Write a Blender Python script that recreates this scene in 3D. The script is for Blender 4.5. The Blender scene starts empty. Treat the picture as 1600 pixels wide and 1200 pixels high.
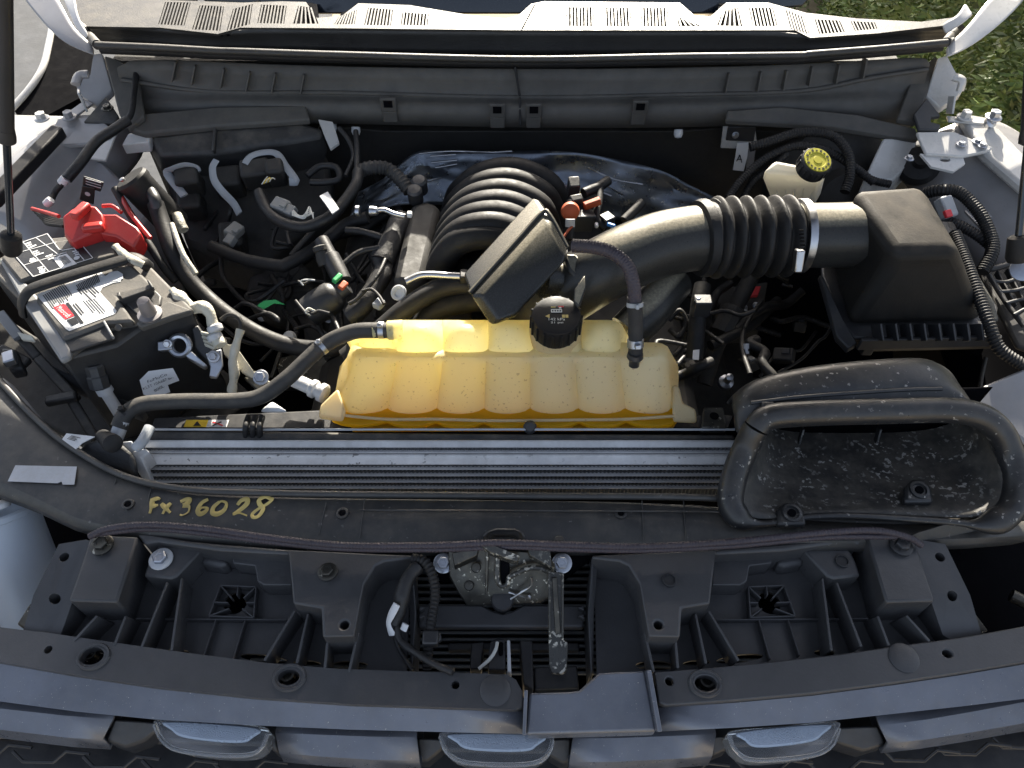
import bpy, bmesh, math, random
from mathutils import Vector, Matrix, noise
random.seed(7)
PI = math.pi
sc = bpy.context.scene
COL = sc.collection
# ---------------------------------------------------------------- camera
F_PX, CAM, PITCH, YAW = 1180.0, Vector((0.0117, 0.0, 2.0)), math.radians(51), 0.0
cam_d = bpy.data.cameras.new('camera'); cam = bpy.data.objects.new('camera', cam_d); COL.objects.link(cam)
cam_d.sensor_width = 36; cam_d.lens = 36*F_PX/1600; cam_d.clip_start = .02; cam_d.clip_end = 500
cam.location = CAM; cam.rotation_euler = (PI/2-PITCH, 0, YAW); sc.camera = cam
# ---------------------------------------------------------------- world, sun, exposure
SUN_EL, SUN_AZ = math.radians(26), math.radians(7)      # azimuth: from the truck's rear towards its left side
w = bpy.data.worlds.new('World'); sc.world = w; w.use_nodes = True
nt = w.node_tree; bg = nt.nodes['Background']
sky = nt.nodes.new('ShaderNodeTexSky'); sky.sky_type = 'NISHITA'; sky.sun_disc = False
sky.air_density = .8; sky.dust_density = 3.5; sky.ozone_density = .4; sky.sun_elevation = SUN_EL; sky.sun_rotation = SUN_AZ
hsv = nt.nodes.new('ShaderNodeHueSaturation'); hsv.inputs['Saturation'].default_value = .66; nt.links.new(sky.outputs[0], hsv.inputs['Color']); nt.links.new(hsv.outputs[0], bg.inputs[0]); bg.inputs[1].default_value = .098
sd = bpy.data.lights.new('sun', 'SUN'); sd.energy = 5.0; sd.angle = math.radians(.5); sd.color = (1, .93, .80)
sun = bpy.data.objects.new('sun', sd); COL.objects.link(sun)
sdir = Vector((math.sin(SUN_AZ)*math.cos(SUN_EL), math.cos(SUN_AZ)*math.cos(SUN_EL), math.sin(SUN_EL)))
sun.rotation_euler = sdir.to_track_quat('Z', 'Y').to_euler(); sun.location = (0, 5, 6)
sc.view_settings.view_transform = 'Standard'; sc.view_settings.look = 'None'
sc.view_settings.exposure = 1.85; sc.view_settings.gamma = 1
# ---------------------------------------------------------------- photo pixel -> place
_f = Vector((-math.sin(YAW)*math.cos(PITCH), math.cos(YAW)*math.cos(PITCH), -math.sin(PITCH)))
_r = Vector((math.cos(YAW), math.sin(YAW), 0)); _d = _f.cross(_r)
def ray(x, y): return _f + _r*((x-800)/F_PX) + _d*((y-600)/F_PX)
def Z(x, y, z): d = ray(x, y); return CAM + d*((z-CAM.z)/d.z)         # on the level z
def Y(x, y, yy): d = ray(x, y); return CAM + d*((yy-CAM.y)/d.y)       # on the upright plane y
def ZZ(pts): return [Z(*p) for p in pts]
# ---------------------------------------------------------------- materials
M = {}
def mat(name, col, rough=.5, metal=0, dust_or_sun=0, dcol=(.30,.26,.20), dscale=35, bump=0, bscale=300, spec=.5, var=.15, spots=0, scol=(.55,.52,.45), sscale=60, coat=0, trans=0, up=True, upr=(.1,.9), drough=.6, dmin=.18):
    m = bpy.data.materials.new(name); m.use_nodes = True; n = m.node_tree.nodes; L = m.node_tree.links
    b = n['Principled BSDF']; b.inputs['Roughness'].default_value = rough; b.inputs['Metallic'].default_value = metal
    b.inputs['Specular IOR Level'].default_value = spec; b.inputs['Coat Weight'].default_value = coat
    b.inputs['Transmission Weight'].default_value = trans
    tc = n.new('ShaderNodeTexCoord')
    def noi(s, det=6, ro=.6):
        t = n.new('ShaderNodeTexNoise'); t.inputs['Scale'].default_value = s; t.inputs['Detail'].default_value = det; t.inputs['Roughness'].default_value = ro
        L.new(tc.outputs['Object'], t.inputs['Vector']); return t.outputs['Fac']
    def rng(f, a, bb, c, d):
        t = n.new('ShaderNodeMapRange'); L.new(f, t.inputs[0])
        for i, v in enumerate((a, bb, c, d)): t.inputs[i+1].default_value = v
        return t.outputs[0]
    def mix(f, a, bb):
        t = n.new('ShaderNodeMix'); t.data_type = 'RGBA'
        if isinstance(f, float): t.inputs[0].default_value = f
        else: L.new(f, t.inputs[0])
        for k, v in ((6, a), (7, bb)):
            if isinstance(v, tuple): t.inputs[k].default_value = (*v, 1)
            else: L.new(v, t.inputs[k])
        return t.outputs[2]
    c = mix(rng(noi(9), .35, .65, 0, 1), tuple(v*(1-var) for v in col), tuple(min(1, v*(1+var)) for v in col))
    rr = rng(noi(dscale*1.7), .3, .7, max(.02, rough-.09), min(1, rough+.12))
    if dust_or_sun:
        f = rng(noi(dscale, 9, .68), .42, .72, dust_or_sun*dmin, dust_or_sun)
        if up:
            g = n.new('ShaderNodeNewGeometry'); s = n.new('ShaderNodeSeparateXYZ'); L.new(g.outputs['Normal'], s.inputs[0])
            u = rng(s.outputs['Z'], upr[0], upr[1], .08, 1)
            mu = n.new('ShaderNodeMath'); mu.operation = 'MULTIPLY'; L.new(f, mu.inputs[0]); L.new(u, mu.inputs[1]); f = mu.outputs[0]
        c = mix(f, c, dcol)
        ra = n.new('ShaderNodeMath'); ra.operation = 'ADD'; ra.use_clamp = True; mr = n.new('ShaderNodeMath'); mr.operation = 'MULTIPLY'; L.new(f, mr.inputs[0]); mr.inputs[1].default_value = drough; L.new(rr, ra.inputs[0]); L.new(mr.outputs[0], ra.inputs[1]); rr = ra.outputs[0]
    if spots:
        a1 = rng(noi(sscale, 3, .5), .70-.07*spots, .725-.07*spots, 0, 1); a2 = rng(noi(sscale*.22, 2, .5), .45, .62, 0, .85)
        mu = n.new('ShaderNodeMath'); mu.operation = 'MULTIPLY'; L.new(a1, mu.inputs[0]); L.new(a2, mu.inputs[1])
        c = mix(mu.outputs[0], c, scol)
    L.new(c, b.inputs['Base Color']); L.new(rr, b.inputs['Roughness'])
    if bump:
        bp = n.new('ShaderNodeBump'); bp.inputs['Strength'].default_value = bump; bp.inputs['Distance'].default_value = .002
        L.new(noi(bscale, 4), bp.inputs['Height']); L.new(bp.outputs[0], b.inputs['Normal'])
    M[name] = m; return m
mat('plastic', (.022,.023,.026), .42, dust_or_sun=.10, bump=.10)
mat('plastic_dusty', (.024,.024,.025), .5, dust_or_sun=.30, bump=.12)
mat('cowl_plastic', (.024,.023,.021), .44, dust_or_sun=.22, bump=.25, bscale=500)
mat('apron_plastic', (.066,.062,.056), .6, dust_or_sun=.16, bump=.10)
mat('cover_plastic', (.052,.052,.054), .42, dust_or_sun=.06, bump=.12, dcol=(.2,.2,.2))
mat('shield_plastic', (.034,.034,.034), .40, dust_or_sun=.2, bump=.08, spots=.42, sscale=170, scol=(.16,.155,.145))
mat('trim_paint', (.14,.15,.176), .32, .35, coat=.4, var=.2, bump=.14, bscale=1100, dust_or_sun=.25, dscale=60, dcol=(.2,.2,.2), spots=.22, sscale=520)
mat('snorkel', (.018,.019,.021), .34, dust_or_sun=.14, spots=.85, sscale=150, scol=(.36,.34,.30), bump=.1)
mat('snorkel_inner', (.028,.028,.028), .42, dust_or_sun=.30, spots=1.75, sscale=170, scol=(.36,.345,.31), bump=.12, up=False)
mat('airbox', (.009,.009,.009), .5, spec=.22, upr=(.55,.98), dust_or_sun=.55, dcol=(.17,.145,.115), dscale=12, bump=.15)
mat('tube_plastic', (.010,.011,.013), .33, spec=.34, dust_or_sun=.75, dcol=(.46,.41,.30), dscale=260, bump=.10, upr=(.80,.93), drough=.1, dmin=.55)  # beige on upward faces paints the sunlit tops of the ducts into the colour
mat('cap_plastic', (.008,.008,.009), .5, spec=.3, bump=.1)
mat('gloss_plastic', (.010,.011,.012), .24, spec=.4, dust_or_sun=.6, dcol=(.46,.41,.30), dscale=300, bump=.05, upr=(.86,.98), drough=.1, dmin=.55)  # same sunlit beige put into the colour of upward faces
mat('rubber', (.011,.011,.012), .56, spec=.32, dust_or_sun=.07, bump=.2, bscale=200)
mat('rubber_grey', (.028,.028,.029), .6, spec=.35, dust_or_sun=.22, bump=.2, bscale=200)
mat('black_gap', (.004,.004,.005), .9, spec=.03)
mat('engine_dark', (.020,.019,.018), .6, dust_or_sun=.25, dcol=(.14,.125,.10), bump=.3, bscale=90)
mat('manifold', (.009,.009,.010), .6, spec=.3, dust_or_sun=.06, dscale=60, bump=.1)
mat('tape', (.011,.011,.012), .5, dust_or_sun=.06, bump=.5, bscale=160)
mat('paint_white', (.50,.49,.47), .28, coat=.6, dust_or_sun=.08)
mat('primer_or_shade', (.25,.245,.25), .34, coat=.3, dust_or_sun=.18)
mat('metal', (.48,.48,.49), .32, 1, dust_or_sun=.08)
mat('zinc', (.42,.44,.48), .38, 1, dust_or_sun=.1, bump=.1)
mat('aluminium', (.55,.55,.55), .42, .1, dust_or_sun=.35, dcol=(.22,.21,.19), dscale=60, bump=.3, bscale=150)
mat('aluminium_dull', (.40,.42,.45), .48, .3, dust_or_sun=.2, bump=.2)
mat('steel_dark', (.030,.029,.027), .30, .5, dust_or_sun=.3, dcol=(.4,.36,.27), spots=1.0, sscale=210, scol=(.7,.66,.55))
mat('lever_steel', (.05,.048,.042), .28, .3, spots=2.3, sscale=190, scol=(.62,.58,.48))
mat('heatshield', (.17,.19,.22), .30, .85, dust_or_sun=.05, bump=.25, bscale=60)
mat('battery_case', (.024,.024,.025), .5, dust_or_sun=.18, bump=.2)
mat('battery_lid', (.060,.057,.052), .55, dust_or_sun=.75, dscale=25, dcol=(.2,.18,.155), bump=.2)
mat('battery_edge', (.20,.205,.21), .5, dust_or_sun=.2)
mat('lead', (.22,.21,.22), .5, .7, dust_or_sun=.3)
mat('label_white', (.66,.66,.66), .45, var=.04, dust_or_sun=.15)
mat('label_black', (.012,.012,.013), .4)
mat('label_red', (.55,.03,.04), .4)
mat('label_yellow', (.75,.50,.03), .4)
mat('label_silver', (.42,.44,.47), .35, .4, dust_or_sun=.25, dscale=180)
mat('ink', (.02,.02,.02), .6)
mat('paint_pen', (.56,.43,.14), .55, var=.3)
mat('red_plastic', (.42,.022,.020), .38, dust_or_sun=.12, bump=.06)
mat('white_plastic', (.55,.56,.57), .45, dust_or_sun=.1)
mat('grey_plastic', (.34,.36,.38), .5, dust_or_sun=.12)
mat('connector_grey', (.26,.26,.25), .5, dust_or_sun=.15)
mat('orange_plastic', (.42,.07,.015), .5, dust_or_sun=.15)
mat('green_plastic', (.02,.30,.09), .45)
mat('blue_plastic', (.04,.20,.62), .45)
mat('yellow_cap', (.50,.46,.03), .5, dust_or_sun=.1, dscale=120)
mat('wire_white', (.6,.6,.55), .5)
mat('braid', (.045,.036,.045), .5, bump=.6, bscale=420)
mat('pale_cable', (.52,.49,.40), .6, var=.3, bump=.9, bscale=150, spots=1.6, sscale=70, scol=(.06,.055,.045))
mat('amber_dark', (.42,.24,.02), .4)
mat('hood_felt', (.012,.012,.012), .95, bump=.4, bscale=200, spec=.1)
mat('glass_dark', (.012,.016,.022), .04, spec=.6)
mat('lens_clear', (.82,.85,.88), .05, trans=.92, coat=.3, var=.02)
mat('reflector', (.40,.46,.54), .3, .35, bump=.5, bscale=800)
mat('ground', (.36,.29,.19), .9, dust_or_sun=.4, dcol=(.44,.36,.24), dscale=3, bump=.6, bscale=30)
mat('leaf', (.10,.145,.03), .6, var=.6)
mat('header_metal', (.82,.81,.79), .38, .1, dust_or_sun=.4, dcol=(.34,.32,.29), dscale=45, bump=.4, bscale=120, spots=1.0, sscale=120, scol=(.16,.15,.14))
mat('fins', (.13,.135,.14), .5, .2, bump=.3, bscale=600)
def plastic_translucent(name, col, tcol, mixf, speck, tint=None):
    m = bpy.data.materials.new(name); m.use_nodes = True; n = m.node_tree.nodes; L = m.node_tree.links
    b = n['Principled BSDF']; b.inputs['Roughness'].default_value = .34
    tc = n.new('ShaderNodeTexCoord'); t = n.new('ShaderNodeTexNoise'); t.inputs['Scale'].default_value = 230; t.inputs['Detail'].default_value = 2
    L.new(tc.outputs['Object'], t.inputs['Vector'])
    r = n.new('ShaderNodeMapRange'); r.inputs[1].default_value = .655; r.inputs[2].default_value = .70; r.inputs[4].default_value = speck; L.new(t.outputs['Fac'], r.inputs[0])
    mx = n.new('ShaderNodeMix'); mx.data_type = 'RGBA'; mx.inputs[6].default_value = (*col, 1); mx.inputs[7].default_value = (.16,.11,.05,1); L.new(r.outputs[0], mx.inputs[0])
    L.new(mx.outputs[2], b.inputs['Base Color'])
    tr = n.new('ShaderNodeBsdfTranslucent'); tr.inputs[0].default_value = (*tcol, 1)
    if tint:      # coolant stain: deeper yellow towards the hose end of the tank
        sx = n.new('ShaderNodeSeparateXYZ'); L.new(tc.outputs['Object'], sx.inputs[0]); tn = n.new('ShaderNodeTexNoise'); tn.inputs['Scale'].default_value = 9; L.new(tc.outputs['Object'], tn.inputs['Vector'])
        ad = n.new('ShaderNodeMath'); ad.operation = 'MULTIPLY_ADD'; L.new(tn.outputs['Fac'], ad.inputs[0]); ad.inputs[1].default_value = .25; L.new(sx.outputs['X'], ad.inputs[2])
        rg = n.new('ShaderNodeMapRange'); rg.inputs[1].default_value = -.06; rg.inputs[2].default_value = .36; L.new(ad.outputs[0], rg.inputs[0])
        tm = n.new('ShaderNodeMix'); tm.data_type = 'RGBA'; tm.inputs[6].default_value = (*tint, 1); tm.inputs[7].default_value = (*tcol, 1); L.new(rg.outputs[0], tm.inputs[0]); L.new(tm.outputs[2], tr.inputs[0])
        tb2 = n.new('ShaderNodeMix'); tb2.data_type = 'RGBA'; tb2.inputs[6].default_value = (col[0], col[1]*.97, col[2]*.74, 1); tb2.inputs[7].default_value = (*col, 1); L.new(rg.outputs[0], tb2.inputs[0]); L.new(tb2.outputs[2], mx.inputs[6])
    ms = n.new('ShaderNodeMixShader'); ms.inputs[0].default_value = mixf
    L.new(b.outputs[0], ms.inputs[1]); L.new(tr.outputs[0], ms.inputs[2]); L.new(ms.outputs[0], n['Material Output'].inputs[0]); M[name] = m
plastic_translucent('tank_plastic', (.95,.90,.68), (1.0,.96,.74), .64, .9, (1.0,.92,.52))
plastic_translucent('flange_plastic', (.70,.60,.38), (.95,.80,.45), .45, .5)
plastic_translucent('reservoir_plastic', (.78,.75,.66), (.9,.87,.76), .35, 0)
plastic_translucent('bottle_plastic', (.55,.60,.66), (.75,.8,.85), .35, 0)
plastic_translucent('amber_plastic', (.95,.64,.05), (1.0,.76,.06), .78, .2)
mat('asphalt', (.055,.058,.064), .85, dust_or_sun=.4, dcol=(.09,.09,.088), dscale=8, bump=.5, bscale=60)
plastic_translucent('coolant', (.97,.78,.30), (1.0,.86,.38), .88, 0)
# ---------------------------------------------------------------- mesh helpers
def finish(name, me, m, parent=None, bevel=0, seg=2, smooth=40, solid=0, sub=0, off=-1):
    o = bpy.data.objects.new(name, me); COL.objects.link(o)
    if m: me.materials.append(M[m] if isinstance(m, str) else m)
    if smooth:
        me.polygons.foreach_set('use_smooth', [True]*len(me.polygons))
        if smooth < 180: me.set_sharp_from_angle(angle=math.radians(smooth))
    if sub: k = o.modifiers.new('s', 'SUBSURF'); k.levels = k.render_levels = sub
    if solid: k = o.modifiers.new('t', 'SOLIDIFY'); k.thickness = solid; k.offset = off
    if bevel: k = o.modifiers.new('b', 'BEVEL'); k.width = bevel; k.segments = seg; k.limit_method = 'ANGLE'; k.angle_limit = math.radians(38)
    if parent:
        o.parent = parent; o.matrix_parent_inverse = Matrix.Translation(-Vector(parent.location))
    return o
def mesh(name, V, F):
    me = bpy.data.meshes.new(name); me.from_pydata([tuple(v) for v in V], [], F); me.update()
    bm = bmesh.new(); bm.from_mesh(me); bmesh.ops.recalc_face_normals(bm, faces=bm.faces); bm.to_mesh(me); bm.free(); return me
def thing(name, loc, label, cat, group=None):
    o = bpy.data.objects.new(name, None); COL.objects.link(o); o.location = loc; o.empty_display_size = .02
    return tag(o, label, cat, group)
def tag(o, label, cat, group=None, kind=None):
    o['label'] = label
    if cat: o['category'] = cat
    if group: o['group'] = group
    if kind: o['kind'] = kind
    return o
def prism3(name, top, down, m, parent=None, bevel=.002, seg=2, smooth=40):
    n = len(top); d = Vector(down); V = list(top)+[p+d for p in top]
    F = [tuple(range(n)), tuple(range(2*n-1, n-1, -1))]+[(i, (i+1) % n, n+(i+1) % n, n+i) for i in range(n)]
    return finish(name, mesh(name, V, F), m, parent, bevel, seg, smooth)
def prism(name, pix, z, h, m, parent=None, bevel=.002, seg=2):
    return prism3(name, [Z(p[0], p[1], p[2] if len(p) > 2 else z) for p in pix], (0, 0, -h), m, parent, bevel, seg)
def wallp(name, pix, y, h, m, parent=None, bevel=.002, seg=2):
    return prism3(name, [Y(p[0], p[1], p[2] if len(p) > 2 else y) for p in pix], (0, h, 0), m, parent, bevel, seg)
def sheet(name, rows, m, parent=None, thick=.003, sub=2, smooth=180, off=-1):
    V = [p for r in rows for p in r]; k = len(rows[0])
    F = [(i*k+j, i*k+j+1, (i+1)*k+j+1, (i+1)*k+j) for i in range(len(rows)-1) for j in range(k-1)]
    return finish(name, mesh(name, V, F), m, parent, solid=thick, sub=sub, smooth=smooth, off=off)
def spline(P, n=6):
    P = [Vector(p) for p in P]
    if len(P) < 3: return [P[0].lerp(P[-1], i/n) for i in range(n+1)]
    Q = [2*P[0]-P[1]]+P+[2*P[-1]-P[-2]]; out = []
    for i in range(1, len(Q)-2):
        a, b, c, d = Q[i-1:i+3]
        for k in range(n):
            t = k/n; out.append(.5*((2*b)+(c-a)*t+(2*a-5*b+4*c-d)*t*t+(3*b-a-3*c+d)*t**3))
    return out+[P[-1]]
def closed(P, n=6):
    P = [Vector(p) for p in P]; return spline([P[-1]]+P+[P[0], P[1]], n)[n:-n]
def resample(C, step):
    out = [C[0]]; acc = 0
    for a, b in zip(C, C[1:]):
        L = (b-a).length; s = step-acc
        while s < L: out.append(a.lerp(b, s/L)); s += step
        acc = (acc+L) % step
    if (out[-1]-C[-1]).length > step*.3: out.append(C[-1])
    return out
def sweep(C, rad, sides=12, flat=None):
    V, F = [], []; n = None
    for i, p in enumerate(C):
        t = (C[min(i+1, len(C)-1)]-C[max(i-1, 0)]).normalized()
        if n is None: n = t.cross(Vector((0, 0, 1))); n = n if n.length > .05 else t.cross(Vector((1, 0, 0)))
        n = (n-t*n.dot(t)).normalized(); b = t.cross(n); r = rad(i, i/max(1, len(C)-1))
        for k in range(sides):
            a = 2*PI*k/sides; V.append(p+n*(math.cos(a)*r)+b*(math.sin(a)*r*(flat or 1)))
    for i in range(len(C)-1):
        for k in range(sides):
            F.append((i*sides+k, i*sides+(k+1) % sides, (i+1)*sides+(k+1) % sides, (i+1)*sides+k))
    F.append(tuple(range(sides-1, -1, -1))); F.append(tuple(range((len(C)-1)*sides, len(C)*sides)))
    return V, F
def tube(name, P, r, m, parent=None, n=6, sides=12, corr=0, depth=.12, r1=None, flat=None, smooth=60, wob=0):
    C = spline(P, n)
    if corr:
        C = resample(C, corr/4); rad = lambda i, t: r*(1-depth*(0, .6, 1, .6)[i % 4])
    else:
        rr = r1 if r1 else r; rad = lambda i, t: (r+(rr-r)*t)*(1+(wob*noise.noise(C[i]*60) if wob else 0))
    V, F = sweep(C, rad, sides, flat)
    return finish(name, mesh(name, V, F), m, parent, smooth=smooth)
def lathe(name, base, axis, prof, m, parent=None, sides=24, bevel=0, smooth=35):
    ax = Vector(axis).normalized(); u = ax.cross(Vector((0, 1, .3))).normalized(); v = ax.cross(u); base = Vector(base)
    V, F = [], []
    for (r, h) in prof:
        for k in range(sides): a = 2*PI*k/sides; V.append(base+ax*h+u*(math.cos(a)*r)+v*(math.sin(a)*r))
    for i in range(len(prof)-1):
        for k in range(sides): F.append((i*sides+k, i*sides+(k+1) % sides, (i+1)*sides+(k+1) % sides, (i+1)*sides+k))
    F.append(tuple(range(sides-1, -1, -1))); F.append(tuple(range((len(prof)-1)*sides, len(prof)*sides)))
    return finish(name, mesh(name, V, F), m, parent, bevel, smooth=smooth)
def box(name, c, size, m, parent=None, rot=(0, 0, 0), bevel=.002, seg=2):
    from mathutils import Euler
    Rm = Euler(rot).to_matrix(); c = Vector(c); s = Vector(size)/2
    V = [c+Rm@Vector((x*s.x, y*s.y, z*s.z)) for x in (-1, 1) for y in (-1, 1) for z in (-1, 1)]
    F = [(0,1,3,2), (4,6,7,5), (0,4,5,1), (2,3,7,6), (0,2,6,4), (1,5,7,3)]
    return finish(name, mesh(name, V, F), m, parent, bevel, seg)
def bar(name, a, b, wd, ht, m, parent=None, bevel=.001, up=(0, 0, 1)):
    a, b = Vector(a), Vector(b); t = (b-a).normalized(); s = t.cross(Vector(up)).normalized(); u = s.cross(t)
    V = [p+s*(x*wd/2)+u*(y*ht/2) for p in (a, b) for x, y in ((-1, -1), (1, -1), (1, 1), (-1, 1))]
    F = [(0,1,2,3), (4,7,6,5)]+[(i, (i+1) % 4, 4+(i+1) % 4, 4+i) for i in range(4)]
    return finish(name, mesh(name, V, F), m, parent, bevel)
def bolt(name, p, r, m, parent, axis=(0, 0, 1), washer=1.5, h=.6, mw=None):
    ax = Vector(axis).normalized(); p = Vector(p)
    wsh = lathe(name, p, ax, [(r*washer, 0), (r*washer, r*.22), (r*washer*.93, r*.3), (r*1.1, r*.34)], mw or m, parent, 20)
    hd = lathe('bolt_head', p+ax*r*.3, ax, [(r, 0), (r, r*h), (r*.85, r*(h+.12)), (r*.5, r*(h+.12)), (r*.45, r*(h+.04))], m, None, 6, smooth=20)
    if not mw:
        bm = bmesh.new(); bm.from_mesh(wsh.data); bm.from_mesh(hd.data); bm.to_mesh(wsh.data); bm.free(); bpy.data.objects.remove(hd); return wsh
    hd.parent = wsh; return wsh
def clamp(name, C0, C1, r, wd, m, parent, ear=True):
    C0, C1 = Vector(C0), Vector(C1); t = (C1-C0).normalized()
    o = lathe(name, C0-t*wd/2, t, [(r*.9, 0), (r, .0005), (r, wd-.0005), (r*.9, wd)], m, parent, 24)
    if ear:
        e = Vector((0, -.4, 1)); e = (e-t*e.dot(t)).normalized()
        k = bar('clamp_ear', C0+e*r*.9, C0+e*(r+.009), wd*.7, .006, m, None); k.parent = o
    return o
def cut(o, cutters):
    """real openings: subtract the listed meshes, keep the result as plain geometry"""
    bm = bmesh.new()
    for c in cutters:
        bm.from_mesh(c.data); 
    me = bpy.data.meshes.new('c'); bm.to_mesh(me); bm.free(); co = bpy.data.objects.new('c', me); COL.objects.link(co)
    mods = [(k.type, k.name) for k in o.modifiers]
    b = o.modifiers.new('cut', 'BOOLEAN'); b.operation = 'DIFFERENCE'; b.object = co; b.solver = 'EXACT'
    while o.modifiers[0].name != 'cut': bpy.context.view_layer.objects.active = o; o.modifiers.move(len(o.modifiers)-1, 0)
    par, o_par_inv = o.parent, o.matrix_parent_inverse.copy()
    o.parent = None; o.matrix_parent_inverse = Matrix()
    shows = [(k, k.show_viewport) for k in o.modifiers]
    for k in o.modifiers: k.show_viewport = (k.name == 'cut')
    bpy.context.view_layer.update()
    dg = bpy.context.evaluated_depsgraph_get(); nm = bpy.data.meshes.new_from_object(o.evaluated_get(dg))
    o.modifiers.remove(o.modifiers['cut'])
    for k in o.modifiers: k.show_viewport = True
    old = o.data; o.data = nm; nm.set_sharp_from_angle(angle=math.radians(40)); nm.name = o.name
    o.parent = par; o.matrix_parent_inverse = o_par_inv
    bpy.data.objects.remove(co)
    for c in cutters: bpy.data.objects.remove(c)
    return o
def hole(x, y, z, r, ratio=1.0, h=.03, ang=0):
    p = Z(x, y, z); ca, sa = math.cos(ang), math.sin(ang)
    top = [p+Vector((r*math.cos(a)*ca-r*ratio*math.sin(a)*sa, r*math.cos(a)*sa+r*ratio*math.sin(a)*ca, h)) for a in [2*PI*k/18 for k in range(18)]]
    return prism3('c', top, (0, 0, -2*h), None, None, 0)
def text_on(s, p0, p1, z, m, parent, name='lettering', lift=.0006, hgt=None, flip=1, dz=0):
    a, b = (Z(*p0, z), Z(*p1, z)) if not isinstance(p0, Vector) else (p0, p1)
    cu = bpy.data.curves.new(name, 'FONT'); cu.body = s; cu.size = 1; cu.extrude = .0
    tmp = bpy.data.objects.new(name, cu); COL.objects.link(tmp); bpy.context.view_layer.update()
    me = bpy.data.meshes.new_from_object(tmp.evaluated_get(bpy.context.evaluated_depsgraph_get())); bpy.data.objects.remove(tmp)
    xs = [v.co.x for v in me.vertices]; ys = [v.co.y for v in me.vertices]; wd = max(xs)-min(xs); hh = max(ys)-min(ys)
    t = (b-a); k = t.length/wd; t.normalize(); up = Vector((0, 0, 1)); s2 = up.cross(t); kh = (hgt/hh) if hgt else k
    for v in me.vertices: c = v.co.copy(); v.co = a+t*((c.x-min(xs))*k)+s2*((c.y-min(ys))*kh)+Vector((0, 0, lift))
    return finish(name, me, m, parent, smooth=0)
# ================================================================ the setting
def mirror(P, s): return [Vector((s*p.x, p.y, p.z)) for p in P]
g = finish('ground', mesh('ground', [(-60,-60,0), (60,-60,0), (60,60,0), (-60,60,0)], [(0,1,2,3)]), 'ground', smooth=0)
tag(g, 'sunlit tan gravel ground glimpsed below the engine bay', None, kind='structure')
dr = finish('driveway', mesh('driveway', [(-12,-8,.004), (-1.0,-8,.004), (-1.0,14,.004), (-12,14,.004)], [(0,1,2,3)]), 'asphalt', smooth=0); tag(dr, 'grey asphalt driveway beside the truck', None, kind='structure')
pl_ = finish('painted_line', mesh('pl', [(-2.15,1.0,.008), (-2.03,1.0,.008), (-2.35,5,.008), (-2.47,5,.008)], [(0,1,2,3)]), 'paint_white', dr, smooth=0)
# ---- hedge on the right
hd = thing('hedge', (3.0, 4.5, 0), 'dense green clipped hedge standing beside the truck', 'hedge')
V, F = [], []
for i in range(90000):
    hy = 1.75+random.random()**1.6*7.2; hz = random.random()*2.4
    x = 1.35+.22*noise.noise(Vector((hy*1.3, hz*2, 0)))+.10*noise.noise(Vector((hy*5, hz*6, 3)))+abs(random.gauss(0, .07))+.04*hy
    p = Vector((x, hy, hz)); n = Vector((random.gauss(-.8, .7), random.gauss(-.2, .7), random.gauss(.4, .7))).normalized()
    a = n.cross(Vector((random.random(), random.random(), random.random()))).normalized(); b = n.cross(a); s = .0055+.006*random.random()
    k = len(V); V += [p-a*s*2.2, p+b*s*.55, p+a*s*2.2, p-b*s*.55]; F.append((k, k+1, k+2, k+3))
o = finish('foliage', mesh('foliage', V, F), 'leaf', hd, smooth=0); o['kind'] = 'stuff'
V, F = [], []
o = box('hedge_core', (2.5, 6.3, 1.05), (1.7, 9, 2.0), 'leaf', hd, bevel=.2)
# ---- truck body
tb = thing('truck_body', (0, 1.25, .6), 'pale painted pickup truck body around the open engine bay', 'truck')
def band(name, a, b, m, parent, thick=.003, sub=2, mid=0):
    return sheet(name, [a, b] if not mid else [a, [p.lerp(q, .5)+Vector((0, 0, mid)) for p, q in zip(a, b)], b], m, parent, thick, sub)
box('firewall', (0, 1.33, .95), (1.42, .05, .72), 'engine_dark', tb)
wallp('bulkhead_panel', [(500,196), (545,200), (600,205), (1060,205), (1130,200), (1200,205), (1330,225), (1450,250), (1450,430), (480,330), (480,240)], 1.275, .02, 'engine_dark', tb)
# left inner fender: rail, side panel
for s, rail, low, deep in ((-1, [(5,345,1.20), (60,285,1.225), (120,225,1.245), (175,185,1.255)], [(60,395,1.17), (120,320,1.19), (170,260,1.20), (225,205,1.22)], .95),
                     (1, [(1640,420,1.18), (1600,320,1.215), (1545,235,1.25), (1490,190,1.26)], [(1590,470,1.13), (1520,390,1.15), (1470,300,1.18), (1400,235,1.21)], .95)):
    a = [Z(*p) for p in rail]; b = [Z(*p) for p in low]; out = [p+Vector((.05*s, 0, .012)) for p in a]; out2 = [p+Vector((.11*s, 0, -.01)) for p in a]
    c = [p+Vector((.012*s, 0, -.05)) for p in b]; c2 = [Vector((p.x+.02*s, p.y, .55)) for p in b]
    sheet('inner_fender', [out2, out, a, b, c], 'primer_or_shade', tb, .004); sheet('shade_liner', [c, [p.lerp(q, .5) for p, q in zip(c, c2)], c2], 'black_gap', tb, .004)  # lower side blackened, the bay's shade put into its colour
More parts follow.
